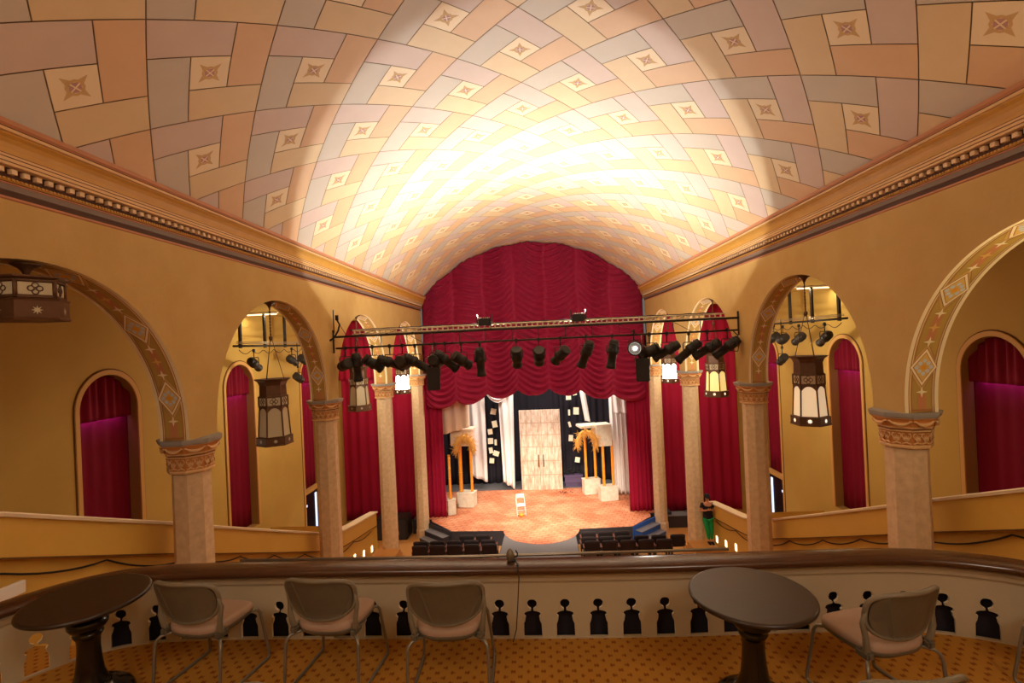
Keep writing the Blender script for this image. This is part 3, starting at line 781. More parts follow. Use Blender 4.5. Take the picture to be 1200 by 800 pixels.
# black backing legs
for x0, x1, lab in ((-5.4,-2.0,'black backdrop curtain left of the stage door'),(1.25,5.4,'black backdrop curtain right of the stage door')):
    drape('backdrop_curtain', lab, x0, x1, .6, 7.9, 26.6, .35, .08, 'blackcloth', seed=int(x0*10) & 63, group='black backdrop curtains')
drape('backdrop_curtain', 'black backdrop curtain directly behind the stage door', -2.1, 1.4, .6, 7.9, 26.9, .4, .06, 'blackcloth', seed=11, group='black backdrop curtains')
# paper sheets on threads
def paper_string(x, y, ztop, items, lab):
    t = empty('paper_string', lab, 'paper string', (x, y, ztop), 0, 'strings of hanging paper')
    b = MB(); zmin = min(i[1] for i in items)-.1; b.tube([(0,0,1.2),(0,0,zmin-ztop)], .006, 4); b.build('thread', 'cable', t)
    for dx, z, w, h, r in items:
        b = MB(); rot = Matrix.Rotation(R(r), 3, 'Y'); b.box((dx,-.02,z-ztop), (w,.01,h), rot); b.build('paper_sheet', 'paper', t)
paper_string(-2.2,25.8,5.3,[(0,4.52,.28,.3,12),(.04,3.87,.26,.34,-10),(.05,2.93,.12,.3,0),(.05,2.36,.3,.26,20)],'string of white paper sheets nearest the left drape')
paper_string(-2.42,25.9,4.2,[(0,3.47,.24,.28,-6),(.0,2.99,.27,.3,0),(0,2.5,.2,.3,-8),(.02,1.97,.24,.26,6)],'string of lower paper sheets left of the stage door')
paper_string(-1.86,25.95,4.9,[(0,4.07,.12,.32,0)],'single paper sheet by the inner edge of the left drape')
paper_string(1.69,25.8,5.6,[(0,5.14,.26,.34,0),(0,4.32,.10,.3,0),(0,3.71,.12,.28,-15),(.03,3.01,.22,.32,5)],'string of paper sheets just right of the stage door')
paper_string(2.0,25.7,5.8,[(0,5.36,.2,.32,-8),(.04,4.4,.28,.36,3),(.0,1.91,.24,.26,10)],'string of paper sheets next to the slanting white sash')
# purple bench with dark flowers
t = empty('purple_bench', 'low purple bench with dark flowers between door and right poles', 'bench', (1.75,25.6,.6))
b = MB(); b.bev((0,0,.55), (.95,.35,.1), .01); b.bev((0,0,.36), (.9,.28,.3), .01); b.bev((0,.02,.12), (.85,.22,.24), .01); b.build('bench_body', 'purple', t)
fl = MB(); rnd = random.Random(4)
for i in range(40):
    p = V((rnd.uniform(-.42,.42), rnd.uniform(-.1,.1), .62)); q = p+V((rnd.uniform(-.1,.1), rnd.uniform(-.08,.08), rnd.uniform(.06,.24)))
    fl.tube([p, q], .008, 4); fl.lathe([(.001,-.03),(.035,-.01),(.04,.02),(.001,.035)], 6, tuple(q))
o = fl.build('dark_flowers', 'cable', None, fix=False); o.location = (1.75,25.6,.6); tag(o, 'row of small dark flowers on top of the purple bench', 'flowers')
lf = MB()
for i in range(60):
    a = rnd.uniform(0, 6.28); r = rnd.uniform(0,.45); p = V((r*cos(a)*1.2, r*sin(a)*.6, rnd.uniform(.01,.08))); d = V((rnd.uniform(-1,1), rnd.uniform(-1,1), rnd.uniform(-.2,.5)))*.07
    lf.add([p, p+V((d.y,-d.x,0))*.4+d*.5, p+d, p-V((d.y,-d.x,0))*.4+d*.5], [(0,1,2,3)])
o = lf.build('dried_leaves', 'leaf', None, fix=False); o.location = (1.1,24.5,.6); tag(o, 'heap of dry brown leaves at the foot of the stage door', 'leaves', kind='stuff')
# white folding chair on stage
t = empty('folding_chair', 'small white folding chair alone in the middle of the stage', 'chair', (-.84,21.62,.6), R(8)); t.scale = (.92,.92,.9)
for s in (-1, 1):
    b = MB(); b.tube([(s*.2,-.22,0),(s*.2,.02,.46),(s*.19,.15,.72),(s*.17,.2,.93)], .016, 8); b.build('leg', 'white', t)
    b = MB(); b.tube([(s*.18,.24,0),(s*.18,-.16,.47)], .014, 8); b.build('leg', 'white', t)
b = MB(); b.bev((0,-.03,.475), (.4,.38,.035), .012); b.build('seat', 'white', t)
b = MB(); b.grid(lambda u, v: (-.19+.38*u, .19-.04*(2*u-1)**2+.02-.0*v, .74+.19*v), 10, 3); bk = b.build('backrest', 'white', t, fix=False); solid(bk, .015)
b = MB(); b.tube([(-.19,.2,.05+.08),(.19,.2,.13)], .01, 6); b.tube([(-.2,-.18,.08),(.2,-.18,.08)], .01, 6); b.build('stretcher', 'white', t)
b = MB(); b.lathe([(.001,0),(.08,.01),(.11,.06),(.10,.11),(.05,.14),(.001,.145)], 14); o = b.build('orange_cushion', 'bamboo'); o.location = (-.82,21.38,.6); tag(o, 'small round orange prop on the floor by the folding chair', 'prop')

# ------------------------------------------------------------------ theatre seats
def tseat():
    t = empty('theatre_seat', '', 'seat')
    b = MB()
    b.grid(lambda u, v: (-.26+.52*u, .05*(1-v)+.02*(2*u-1)**2-.09*v, .42+.48*v-.03*(abs(2*u-1)**4)*v), 10, 6)
    o = b.build('backrest', 'seatblk', t, fix=False); solid(o, .05)
    b = MB(); b.tube([(-.26+.52*i/10, -.04+.02*(2*i/10-1)**2-.03, .885-.03*(abs(i/5-1)**4)) for i in range(11)], .014, 6); b.build('top_trim', 'seatwood', t)
    b = MB(); b.bev((0,.28,.44), (.48,.44,.09), .03); b.build('seat', 'seatblk', t)
    for s in (-1, 1):
        b = MB(); b.bev((s*.285,.2,.62), (.05,.36,.03), .008); b.build('armrest', 'seatwood', t)
        b = MB(); b.box((s*.285,.12,.31), (.03,.2,.6)); b.build('stand', 'black', t)
    return t
ts = tseat(); first = True
rows = []
for side, xs in (('left', (-1.0)), ('right', 1.0)):
    for r, (y, z, x0, n) in enumerate(((18.75,-.02,0,3),(18.2,.0,1,5),(17.6,.09,1,5))):
        if side == 'left': X = [-2.2-.62*i for i in range(2)] if r == 0 else [-1.95-.62*i+(.1 if r == 2 else 0) for i in range(5)]
        else: X = [1.75+.62*i for i in range(3)] if r == 0 else [1.75+.62*i for i in range(6 if r == 1 else 5)]
        if side == 'right' and r == 1: X = [1.7+.62*i for i in range(5)]+[4.95-.1]
        for k, x in enumerate(X): rows.append((side, r, k, x, y, z, len(X)))
ordn = ['first','second','third','fourth','fifth','sixth']
for side, r, k, x, y, z, n in rows:
    o = ts if first else dup(ts); first = False
    o.location = (x, y, z+.02); o.rotation_euler = (0,0,0)
    o['label'] = 'dark theatre seat, %s block, %s, %s from the runway' % (side, ('row nearest stage','middle row','row nearest balcony')[r], ordn[k])
    o['group'] = 'dark theatre seats on the main floor'

# ------------------------------------------------------------------ lighting bridge across the nave
t = empty('lighting_truss', 'long truss of pipes and pale wire tray across the nave holding spotlights', 'truss', (0,11.7,8.0))
b = MB()
b.tube([(-4.73,.0,.33),(4.74,.0,.35)], .026, 8); b.build('upper_pipe', 'black', t)
b = MB(); b.tube([(-4.66,-.02,.06),(4.72,-.02,.07)], .022, 8); b.build('lower_pipe', 'black', t)
b = MB()
for yy in (.12,.42): b.tube([(-4.3,yy,.47),(4.5,yy,.47)], .016, 6)
x = -4.25
while x < 4.5: b.tube([(x,.12,.47),(x,.42,.47)], .012, 5); b.tube([(x,.12,.47),(x,.12,.38)], .020, 5); x += .125
for yy in (.12,): b.tube([(-4.3,yy,.38),(4.5,yy,.38)], .016, 6)
b.build('wire_tray', 'tray', t, fix=False)
b = MB(); x = -4.2; i = 0
while x < 4.4:
    b.tube([(x,0,.33),(x,-.02,.06)], .010, 5); b.tube([(x,0,.33),(x+.35,.3,.45)], .008, 5)
    if i % 2 == 0: b.tube([(x,0,.33),(x+.45,-.02,.06)], .006, 5)
    x += .62; i += 1
for s in (-1, 1):
    b.tube([(s*4.72,0,.5),(s*4.72,0,-.05)], .02, 6)
b.build('struts', 'black', t, fix=False)
b = MB()
for k in range(3): b.tube([(x, .25+.03*k+.03*sin(x*3+k), .49+.015*sin(x*5+k*2)) for x in [(-4.4+.3*j) for j in range(30)]], .013, 5)
b.build('cable_bundle', 'cable', t, fix=False)
b = MB(); b.tube([(4.6,0,.05),(4.70,0,-.05),(4.72,0,-.25),(4.68,0,-.42),(4.5,0,-.4)], .012, 6); b.build('cable_loop', 'cable', t)
# wall brackets on the left pier with coiled rope
b = MB(); b.tube([(0,0,0),(0,0,.55)], .012, 6); b.tube([(.06,0,.35),(.14,0,.2),(.1,0,.05),(.0,0,-.1),(-.1,-.05,-.18)], .02, 6); b.tube([(.08,0,.42),(.08,0,.3)], .04, 8); b.tube([(.14,0,.2),(.32,0,-.12)], .006, 5)
o = b.build('rope_bracket', 'cable'); o.location = (-4.66,11.6,8.42); tag(o, 'black rope bracket fixed to the left pier above the truss end', 'bracket')
def spotlight():
    t = empty('spotlight', '', 'spotlight')
    # hangs from origin; barrel along +Y of its own part
    b = MB(); b.tube([(0,0,0),(0,0,-.16)], .012, 6); b.bev((0,0,-.0), (.05,.07,.08), .01); b.build('clamp', 'black', t)
    b = MB(); b.tube([(-.1,0,-.36),(-.115,0,-.3),(-.115,0,-.2),(-.1,0,-.17),(.1,0,-.17),(.115,0,-.2),(.115,0,-.3),(.1,0,-.36)], .010, 6); b.build('yoke', 'black', t)
    return t
def barrel(kind):
    b = MB()
    if kind == 'long': prof = [(.03,-.30),(.07,-.29),(.085,-.24),(.09,-.10),(.105,-.06),(.105,.0),(.08,.02),(.078,.26),(.09,.28),(.092,.34),(.07,.345),(.065,.31)]
    elif kind == 'short': prof = [(.03,-.20),(.07,-.19),(.09,-.14),(.095,-.02),(.105,.0),(.105,.06),(.085,.08),(.085,.18),(.098,.2),(.098,.25),(.07,.255),(.06,.22)]
    else: prof = [(.03,-.12),(.10,-.11),(.13,-.05),(.135,.10),(.14,.12),(.14,.16),(.11,.165),(.1,.12)]
    b.lathe([(r*1.05, z*.9) for r, z in prof], 14)
    for k in range(3): b.lathe([(.09,-.20+.045*k),(.108,-.195+.045*k),(.108,-.185+.045*k),(.09,-.18+.045*k)], 14)
    return b
SP = [ # x, direction (x,y,z), kind, drop, label
 (-4.45,(-.5,.6,-.15),'short',.0,'black spotlight at the far left end of the truss'),
 (-4.18,(0,.2,-1),'long',.05,'long spotlight hanging straight down near the left end of the truss'),
 (-3.80,(.6,.5,-.5),'short',.0,'third spotlight from the left end, tilted right'),
 (-3.38,(.75,.4,-.35),'long',.0,'fourth spotlight from the left end, almost level'),
 (-3.08,(.1,1,-.15),'wash',.0,'round wash light above the shining left lantern'),
 (-2.78,(.75,.3,-.5),'long',.02,'spotlight between the shining left lantern and the hanging speaker'),
 (-2.30,(.1,1,-.1),'wash',.0,'round wash light directly above the left hanging speaker'),
 (-2.07,(.7,.4,-.65),'long',.0,'spotlight just right of the left hanging speaker'),
 (-1.69,(.6,.5,-.5),'short',.02,'short spotlight over the left part of the swagged curtain'),
 (-1.25,(.02,.2,-1),'long',.05,'long spotlight pointing straight down over the left part of the curtain'),
 (-.39,(.0,.6,-.75),'short',.0,'spotlight nearest the middle of the truss'),
 (.13,(.0,.75,-.6),'short',.0,'short spotlight just right of the middle of the truss'),
 (.63,(-.45,.55,-.5),'short',.0,'spotlight below the right floodlight, tilted left'),
 (1.22,(-.3,.4,-.8),'long',-.02,'spotlight second to the left of the star-bright one'),
 (1.83,(-.15,.15,-1),'long',.0,'long black spotlight just left of the star-bright one'),
 (2.33,(-.10,-1,.03),'wash',-.08,'star-bright spotlight shining towards the balcony'),
 (2.68,(-.75,.3,-.4),'short',.0,'spotlight just right of the star-bright one'),
 (3.08,(-.75,.3,-.45),'long',.0,'spotlight above the shining right lantern'),
 (3.58,(-.65,.3,-.6),'long',.02,'spotlight in front of the right pier arch'),
 (4.0,(-.7,.35,-.45),'long',.0,'second spotlight from the right end of the truss'),
 (4.45,(-.65,.35,-.55),'long',-.02,'black spotlight at the far right end of the truss')]
sproto = spotlight(); first = True; bm_ = {}
for nm in ('long','short','wash'): bm_[nm] = barrel(nm).build('barrel', 'black')
def put_spot(x, y, z, d, kind, lab, group, use=[True]):
    o = dup(sproto); o.scale = (1.18,1.18,1.18)
    o.location = (x, y, z); o['label'] = lab; o['group'] = group
    dv = V(d).normalized()
    br = bm_[kind].copy(); C.objects.link(br); br.parent = o; br.location = (0,0,-.33)
    br.rotation_euler = dv.to_track_quat('Z', 'Y').to_euler(); return o, dv
for x, d, kind, drop, lab in SP:
    o, dv = put_spot(x, 11.68, 8.06-drop, d, kind, lab, 'spotlights on the truss')
    if kind == 'wash' and d[1] < 0:
        b = MB(); b.lathe([(.001,0),(.035,.0),(.035,.01),(.001,.012)], 16); l = b.build('lens', 'lens', o); l.location = V((0,0,-.33))+dv*.17; l.rotation_euler = dv.to_track_quat('Z','Y').to_euler()
        LAMP = V(o.location)+V((0,0,-.33))+dv*.24
# flood lights pointing up at the vault
for x, lab in ((-1.10,'square black floodlight on top of the truss, left one'),(1.07,'square black floodlight on top of the truss, right one')):
    t = empty('floodlight', lab, 'floodlight', (x, 11.62, 8.44), 0, 'floodlights on the truss')
    b = MB(); b.bev((0,0,.08), (.27,.2,.17), .015); b.build('housing', 'black', t)
    b = MB()
    for k in range(6): b.box((-.11+.044*k,.0,.172), (.012,.2,.03))
    b.build('cooling_fins', 'steel', t)
    for sx in (-1, 1):
        b = MB(); b.box((sx*.17,0,.15), (.008,.30,.22)); b.build('side_flap', 'black', t)
    b = MB(); b.tube([(-.15,0,-.05),(-.15,0,.1)], .01, 5); b.tube([(.15,0,-.05),(.15,0,.1)], .01, 5); b.build('bracket', 'steel', t)
# hanging speakers
for x, rz, lab in ((-2.38,8,'grey-black speaker box hanging from the left half of the truss'),(2.52,-14,'black speaker box hanging beneath the star-bright spotlight')):
    t = empty('hanging_speaker', lab, 'speaker', (x,11.75,6.98), R(rz), 'speakers on the truss')
    b = MB(); b.bev((0,0,.27), (.3,.26,.54), .02); b.build('cabinet', 'stageblk', t)
    b = MB(); b.bev((0,-.135,.27), (.26,.02,.5), .005); b.build('grille', 'black', t)
    b = MB(); 
    for s in (-1, 1): b.tube([(s*.16,0,.35),(s*.16,0,.75),(0,0,.85)], .012, 6)
    b.tube([(0,0,.85),(0,0,1.1)], .014, 6); b.build('yoke', 'steel', t)

# aisle lighting bars
for sd, side in ((-1,'left'),(1,'right')):
    X = sd*8.2
    t = empty('lighting_bar', 'black lighting bar hung on stub posts in the %s aisle' % side, 'lighting bar', (X,0,8.2), 0, 'aisle lighting bars')
    b = MB(); b.tube([(0,13.4,.06),(0,20.6,.04)], .03, 8); b.build('pipe', 'black', t)
    b = MB(); b.tube([(sd*-.15,13.3,.13),(sd*-.15,20.6,.12)], .014, 6); b.tube([(sd*-.15,13.3,.17),(sd*-.15,20.6,.16)], .01, 6); b.build('conduit', 'steel', t)
    for y in (13.8,15.1,16.35,17.7): b = MB(); b.box((.04*sd,y,.55), (.06,.09,1.1)); b.build('stub_post', 'black', t)
    b = MB(); pts = []
    for j in range(60): y = 13.6+6.5*j/59; pts.append((-.03*sd, y, -.05-.12*abs(sin(j*.55))))
    b.tube(pts, .010, 5); b.build('slack_cable', 'cable', t)
A = [(-1,14.3,(-.15,1,-.42),'long',.12,'big spotlight over the middle window in the left aisle'),
     (-1,16.6,(-.1,1,-.3),'long',.1,'spotlight seen right of the lantern in the left aisle'),
     (-1,17.4,(-.1,1,-.35),'short',.1,'spotlight half hidden by the arch in the left aisle'),
     (-1,17.0,(-.1,1,-.35),'short',.72,'spotlight hung lowest in the left aisle'),
     (1,14.35,(.1,1,-.45),'long',.1,'big tilted spotlight over the middle window in the right aisle'),
     (1,15.7,(.1,1,-.35),'long',.1,'second spotlight behind the lantern cable in the right aisle'),
     (1,16.7,(.1,1,-.2),'wash',.1,'round wash light next to the arch in the right aisle'),
     (1,17.3,(.1,1,-.3),'short',.06,'farthest spotlight on the right aisle bar'),
     (1,16.8,(.1,1,-.45),'short',.78,'spotlight hung lowest in the right aisle')]
for sd, y, d, kind, drop, lab in A:
    o, dv = put_spot(sd*8.15, y, 8.24-drop, d, kind, lab, 'spotlights in the aisles')
    if drop > .5:
        b = MB(); b.tube([(0,0,0),(0,0,drop)], .012, 6); b.build('drop_rod', 'black', o)
for k in ('long','short','wash'): bpy.data.objects.remove(bm_[k])
for q in [o for o in C.objects if o.parent == sproto]+[sproto]: bpy.data.objects.remove(q)
for sd, side in ((-1,'left'),(1,'right')):
    t = empty('ceiling_light', 'thin tube light on the ceiling of the %s aisle' % side, 'ceiling light', (sd*8.3,15.1,9.24), 0, 'aisle tube lights')
    b = MB(); b.bev((0,0,.03), (1.0,.12,.05), .01); b.build('housing', 'white', t)
    b = MB(); b.tube([(-.46,0,-.02),(.46,0,-.02)], .018, 8); b.build('tube', 'tubeglow', t)

# ------------------------------------------------------------------ balcony
path_pts = [(-4.7,1.2),(-4.55,2.2),(-4.25,3.05),(-3.97,3.55),(-3.72,3.86),(-3.35,4.04),(-2.8,4.08),(-2.0,4.07),(-1.0,4.04),(0,4.01),(1,4.0),(2,4.02),(2.6,4.02),(2.95,3.98),(3.25,3.88),(3.5,3.73),(3.85,3.35),(4.2,2.75),(4.5,2.0),(4.7,1.2)]
def catmull(P, n=12):
    out = []
    for i in range(len(P)-1):
        p0, p1, p2, p3 = (V(P[max(i-1,0)]), V(P[i]), V(P[i+1]), V(P[min(i+2,len(P)-1)]))
        for k in range(n):
            t = k/n; out.append(.5*((2*p1)+(-p0+p2)*t+(2*p0-5*p1+4*p2-p3)*t*t+(-p0+3*p1-3*p2+p3)*t*t*t))
    out.append(V(P[-1])); return out
path = catmull([(x, y, 0) for x, y in path_pts])
cum = [0]
for a, e in zip(path, path[1:]): cum.append(cum[-1]+(e-a).length)
def on_path(s):
    s = max(0, min(cum[-1]-1e-6, s))
    lo, hi = 0, len(cum)-1
    while hi-lo > 1:
        m = (lo+hi)//2
        if cum[m] <= s: lo = m
        else: hi = m
    f = (s-cum[lo])/(cum[lo+1]-cum[lo]); p = path[lo].lerp(path[lo+1], f)
    d0 = (path[min(lo+1,len(path)-1)]-path[max(lo-1,0)]).normalized(); d1 = (path[min(lo+2,len(path)-1)]-path[lo]).normalized()
    d = d0.lerp(d1, f).normalized(); return p, d, V((-d.y, d.x, 0))     # normal points away from viewer
SW = .2615
# arc-length where x = .16
s_ref = min(range(len(path)), key=lambda i: abs(path[i].x-.16)+(0 if path[i].y > 3.9 else 9)); s_ref = cum[s_ref]+(.16-path[s_ref].x)
par = empty('balcony_parapet', 'curved cream balcony parapet with figure-shaped cut-outs and dark varnished rail', 'parapet', (0,4.0,ZB))
PO = V((0,4.0,ZB))
half = [(0,.312),(.020,.309),(.034,.296),(.040,.275),(.034,.254),(.022,.243),(.010,.236),(.010,.222),(.040,.216),(.060,.207),(.068,.192),(.062,.180),(.054,.174),(.056,.160),(.060,.140),(.068,.124),(.071,.110),(.0725,0)]
def panel():
    b = MB(); H = .54
    k0 = -int(s_ref/SW); k1 = int((cum[-1]-s_ref)/SW)
    bm = bmesh.new()
    # half module polygon (right half, c>=0)
    poly = [(0,H),(SW/4,H),(SW/2,H),(SW/2,.3),(SW/2,.15),(SW/2,0)]+[(x, z) for x, z in half[::-1]]
    vs = [bm.verts.new((x, z, 0)) for x, z in poly]; f = bm.faces.new(vs)
    bmesh.ops.triangulate(bm, faces=[f]); bm.verts.index_update()
    tris = [tuple(v.index for v in q.verts) for q in bm.faces]; bm.free()
    nP = len(poly)
    for k in range(k0, k1+1):
        for sg in (-1, 1):
            for off, flip in ((-.011, False), (.011, True)):
                P = []
                for x, z in poly:
                    p, d, n = on_path(s_ref+k*SW+sg*x); P.append(p+n*off+V((0,0,z))-V((0,4.0,0)))
                b.add(P, [t[::-1] if flip != (sg < 0) else t for t in tris], False)
            A = []; B = []
            for x, z in half:
                p, d, n = on_path(s_ref+k*SW+sg*x); A.append(p-n*.011+V((0,0,z))-V((0,4,0))); B.append(p+n*.011+V((0,0,z))-V((0,4,0)))
            b.mi = 1; b.add(A+B, [(i, i+1, len(A)+i+1, len(A)+i) for i in range(len(A)-1)], False); b.mi = 0
    return b.build('cutout_panel', ['panel','cream'], par, fix=False)
panel()
def sweep(sec, name, m, smooth=False, xa=-9, xb=9):
    b = MB(); L = []
    n = 160
    for i in range(n+1):
        p, d, nn = on_path(cum[-1]*i/n)
        if xa <= p.x <= xb: L.append([p+nn*a+V((0,0,z))-V((0,4,0)) for a, z in sec])
    b.ring(L, smooth=smooth); return b.build(name, m, par)
sweep([(-.045,.532),(-.050,.505),(-.035,.50),(-.03,.465),(-.018,.455),(-.012,.44),(.012,.44),(.03,.50),(.045,.532)], 'moulding', 'panel')
sweep([(-.095,.545),(-.105,.555),(-.108,.575),(-.100,.592),(-.085,.602),(-.02,.612),(.05,.612),(.085,.605),(.10,.59),(.105,.565),(.095,.55),(.08,.536),(-.08,.536)], 'top_rail', 'rail', True)
sweep([(-.014,0),(-.014,.012),(.014,.012),(.014,0)], 'bottom_rail', 'panel')
sweep([(.10,-.45),(.10,.53),(.085,.53),(.085,-.45)], 'cutout_dark_backing', 'blackcloth', False, -3.72, 3.62)  # black sheet in place of the unlit void behind the cut-outs
# safety pipe outside the rail
b = MB(); b.tube([(-2.6,4.22,6.235),(-.5,4.17,6.235),(1.52,4.17,6.24)], .013, 8); o = b.build('metal_pipe', 'steel')
tag(o, 'thin metal pipe lying along the far edge of the balcony rail', 'pipe')
# clip-on lamp and its cord
t = empty('clip_lamp', 'small grey clip-on lamp standing on the balcony rail', 'lamp', (-.26,4.03,6.25))
b = MB(); b.lathe([(.001,0),(.022,.004),(.03,.02),(.034,.045),(.028,.07),(.016,.09),(.006,.10),(.001,.102)], 14); b.build('lamp_head', 'clip', t)
b = MB(); b.tube([(.03,0,.03),(.055,0,.035),(.06,0,.06),(.045,0,.085)], .006, 6); b.bev((.02,0,.0), (.06,.05,.014), .004); b.build('clip', 'cable', t)
b = MB(); b.tube([(.03,0,.02),(.06,-.05,.0),(.065,-.10,-.01),(.07,-.12,-.08),(.05,-.10,-.3),(.03,-.08,-.5),(.0,-.07,-.6)], .004, 6)
o = b.build('lamp_cord', 'cable'); o.location = (-.26,4.0,6.26); tag(o, 'thin black cord falling from the rail lamp to the carpet', 'cord')
# balcony floor
inner = [p for i, p in enumerate(path) if i % 4 == 0 or i == len(path)-1]
b = MB(); poly = [(p.x, p.y+.012) for p in inner]+[(4.74,1.2),(4.74,-4),(-4.74,-4),(-4.74,1.2)]
b.prism(poly[::-1], ZB-.06, ZB); o = b.build('floor', 'carpet'); struct(o, 'balcony floor with orange patterned carpet')
b = MB(); b.box((0,-1.7,ZB+.2), (9.3,4.6,.4)); o = b.build('floor', 'carpet'); struct(o, 'raised rear tier of the balcony')
for sd, side in ((-1,'left'),(1,'right')):
    b = MB(); b.box((sd*6.3,.4,5.2), (5.1,8.6,.1)); o = b.build('floor', 'carpet'); struct(o, 'carpeted landing beyond the %s end of the parapet' % side)
# white sheet leaning on the landing wall
b = MB(); b.bev((0,0,0), (.05,.62,.125), .006); o = b.build('white_board', 'white'); o.location = (-5.41,4.70,5.72); o.rotation_euler = (R(-3),0,0); tag(o, 'white sloping board beyond the left end of the balcony rail', 'board')

# ------------------------------------------------------------------ pedestal tables
def table():
    t = empty('pedestal_table', '', 'table')
    b = MB(); b.lathe([(.30,.715),(.355,.718),(.366,.725),(.368,.735),(.362,.745),(.355,.748),(.35,.7485)], 56); b.build('tabletop', 'table', t)
    b = MB(); b.lathe([(.16,.715),(.15,.69),(.09,.675),(.07,.65),(.072,.63),(.10,.615),(.116,.59),(.116,.565),(.10,.54),(.078,.525),(.084,.515),(.088,.505),(.08,.49),(.068,.47),(.066,.40),(.072,.32),(.082,.24),(.10,.19),(.11,.16),(.125,.15)], 32); b.build('pedestal', 'pedestal', t)
    b = MB(); b.lathe([(.12,.155),(.15,.145),(.155,.13),(.20,.115),(.235,.09),(.25,.06),(.255,.03),(.25,0),(.2,0)], 40); b.build('base', 'pedestal', t)
    return t
tb = table(); tb.location = (1.28,3.17,ZB); tb['label'] = 'round dark pedestal table between the middle and right chairs'; tb['group'] = 'round balcony tables'
t2 = dup(tb, (-3.14,3.32,ZB), None, 'round dark pedestal table at the far left by the curved rail')

# ------------------------------------------------------------------ balcony chairs (face +y)
def chair():
    t = empty('stacking_chair', '', 'chair')
    # seat pad
    def sq(r, n=36, ex=3.2, wx=.235, wy=.22):
        out = []
        for j in range(n):
            a = 2*pi*j/n; ca, sa_ = cos(a), sin(a); q = (abs(ca)**ex+abs(sa_)**ex)**(-1/ex)
            out.append((wx*q*ca*r*(1.0+.04*sa_), wy*q*sa_*r))
        return out
    def zs(x, y): return .455+.02*((x/.23)**2)*.6-.03*max(0, (y-.05)/.2)**2*.8+.015*(1 if y < -.15 else 0)*0
    b = MB(); L = []
    for r, dz in ((.96,-.045),(1.0,-.03),(1.02,-.012),(1.0,.006),(.95,.016),(.8,.02),(.5,.018),(.2,.016),(.02,.016)):
        L.append([V((x, y, zs(x, y)+dz)) for x, y in sq(r)])
    b.ring(L, smooth=True); b.build('seat', 'seat', t)
    b = MB(); L = []
    for r, dz in ((.5,-.085),(.85,-.075),(.99,-.05),(1.015,-.03),(1.0,-.02),(.9,-.02)):
        L.append([V((x, y, zs(x, y)+dz)) for x, y in sq(r)])
    b.ring(L, smooth=True); b.build('seat_pan', 'shell', t)
    # backrest shell: outline in (x,z) mapped onto a curved, reclined surface
    out = []
    for j in range(48):
        a = 2*pi*j/48; ca, sa_ = cos(a), sin(a); ex = 3.4 if sa_ > 0 else 2.5
        q = (abs(ca)**ex+abs(sa_)**ex)**(-1/ex); x = .258*q*ca*(1.0+.015*sa_); z = q*sa_*(.128 if sa_ > 0 else .185)
        out.append((x, .700+z))
    def surf(x, z, off): 
        y = -.235-.28*(z-.52)+.085*(x/.26)**2 + off
        return V((x, y, z))
    def scaled(r): return [((x)*r, .68+(z-.68)*r) for x, z in out]
    b = MB(); L = [[surf(x, z, -.012) for x, z in scaled(r)] for r in (.02,.3,.6,.88)]+[[surf(x, z, -.016) for x, z in scaled(.93)]]
    b.ring(L, smooth=True); b.build('backrest', 'shell', t)
    b = MB(); L = [[surf(x, z, .012) for x, z in scaled(r)] for r in (.93,.6,.3,.02)]; b.ring(L, smooth=True); b.build('back_pad', 'seat', t)
    b = MB(); pts = [surf(x, z, 0) for x, z in scaled(.965)]
    n = len(pts); rr = []
    for i in range(n):
        d = (pts[(i+1) % n]-pts[i-1]).normalized(); yv = V((0,1,0)); s = d.cross(yv).normalized()
        rr.append([pts[i]+s*.0155*cos(2*pi*k/8)+yv*.017*sin(2*pi*k/8) for k in range(8)])
    rr.append(rr[0]); b.ring(rr, caps=False, smooth=True); b.build('back_rim', 'rim', t)
    for s in (-1, 1):
        b = MB(); b.tube([surf(s*.25,.70,-.005), surf(s*.252,.62,-.005), V((s*.243,-.20,.54)), V((s*.232,-.19,.47)), V((s*.225,-.17,.425)), V((s*.215,-.12,.405))], [.012,.015,.018,.020,.022,.018], 8); b.build('back_upright', 'rim', t)
        b = MB(); b.bev((s*.222,-.165,.425), (.05,.10,.05), .012); b.build('bracket', 'shell', t)
        b = MB()
        b.tube([(s*.13,-.10,.40),(s*.20,-.17,.398),(s*.243,-.205,.392),(s*.262,-.222,.37),(s*.268,-.232,.34),(s*.272,-.26,.04),(s*.272,-.262,.018),(s*.272,-.25,.011),
                (s*.27,.0,.011),(s*.27,.22,.011),(s*.27,.242,.018),(s*.268,.248,.04),(s*.235,.205,.37),(s*.225,.19,.40),(s*.20,.165,.405),(s*.12,.12,.405)], .0115, 8); b.build('leg', 'tube', t)
    return t
ch = chair()
CH = [(-2.46,3.62,-9,'grey-backed chair with rose seat beside the left round table'),
      (-1.52,3.62,-6,'grey-backed chair in the middle of the three left chairs'),
      (-.66,3.53,1,'grey-backed chair nearest the rail lamp, rightmost of the three left chairs'),
      (2.06,3.28,14,'grey-backed chair right of the right round table, rose seat turned to the table'),
      (3.38,3.27,20,'chair at the right edge with only its rose seat corner and front leg showing'),
      (-1.58,2.575,0,'chair at the bottom edge with only its back top showing, left one'),
      (1.60,2.535,4,'chair at the bottom edge with only its back top showing, right one')]
for i, (x, y, a, lab) in enumerate(CH):
    o = ch if i == 0 else dup(ch)
    o.location = (x, y, ZB); o.rotation_euler = (0,0,R(a)); o['label'] = lab; o['group'] = 'stacking chairs on the balcony'

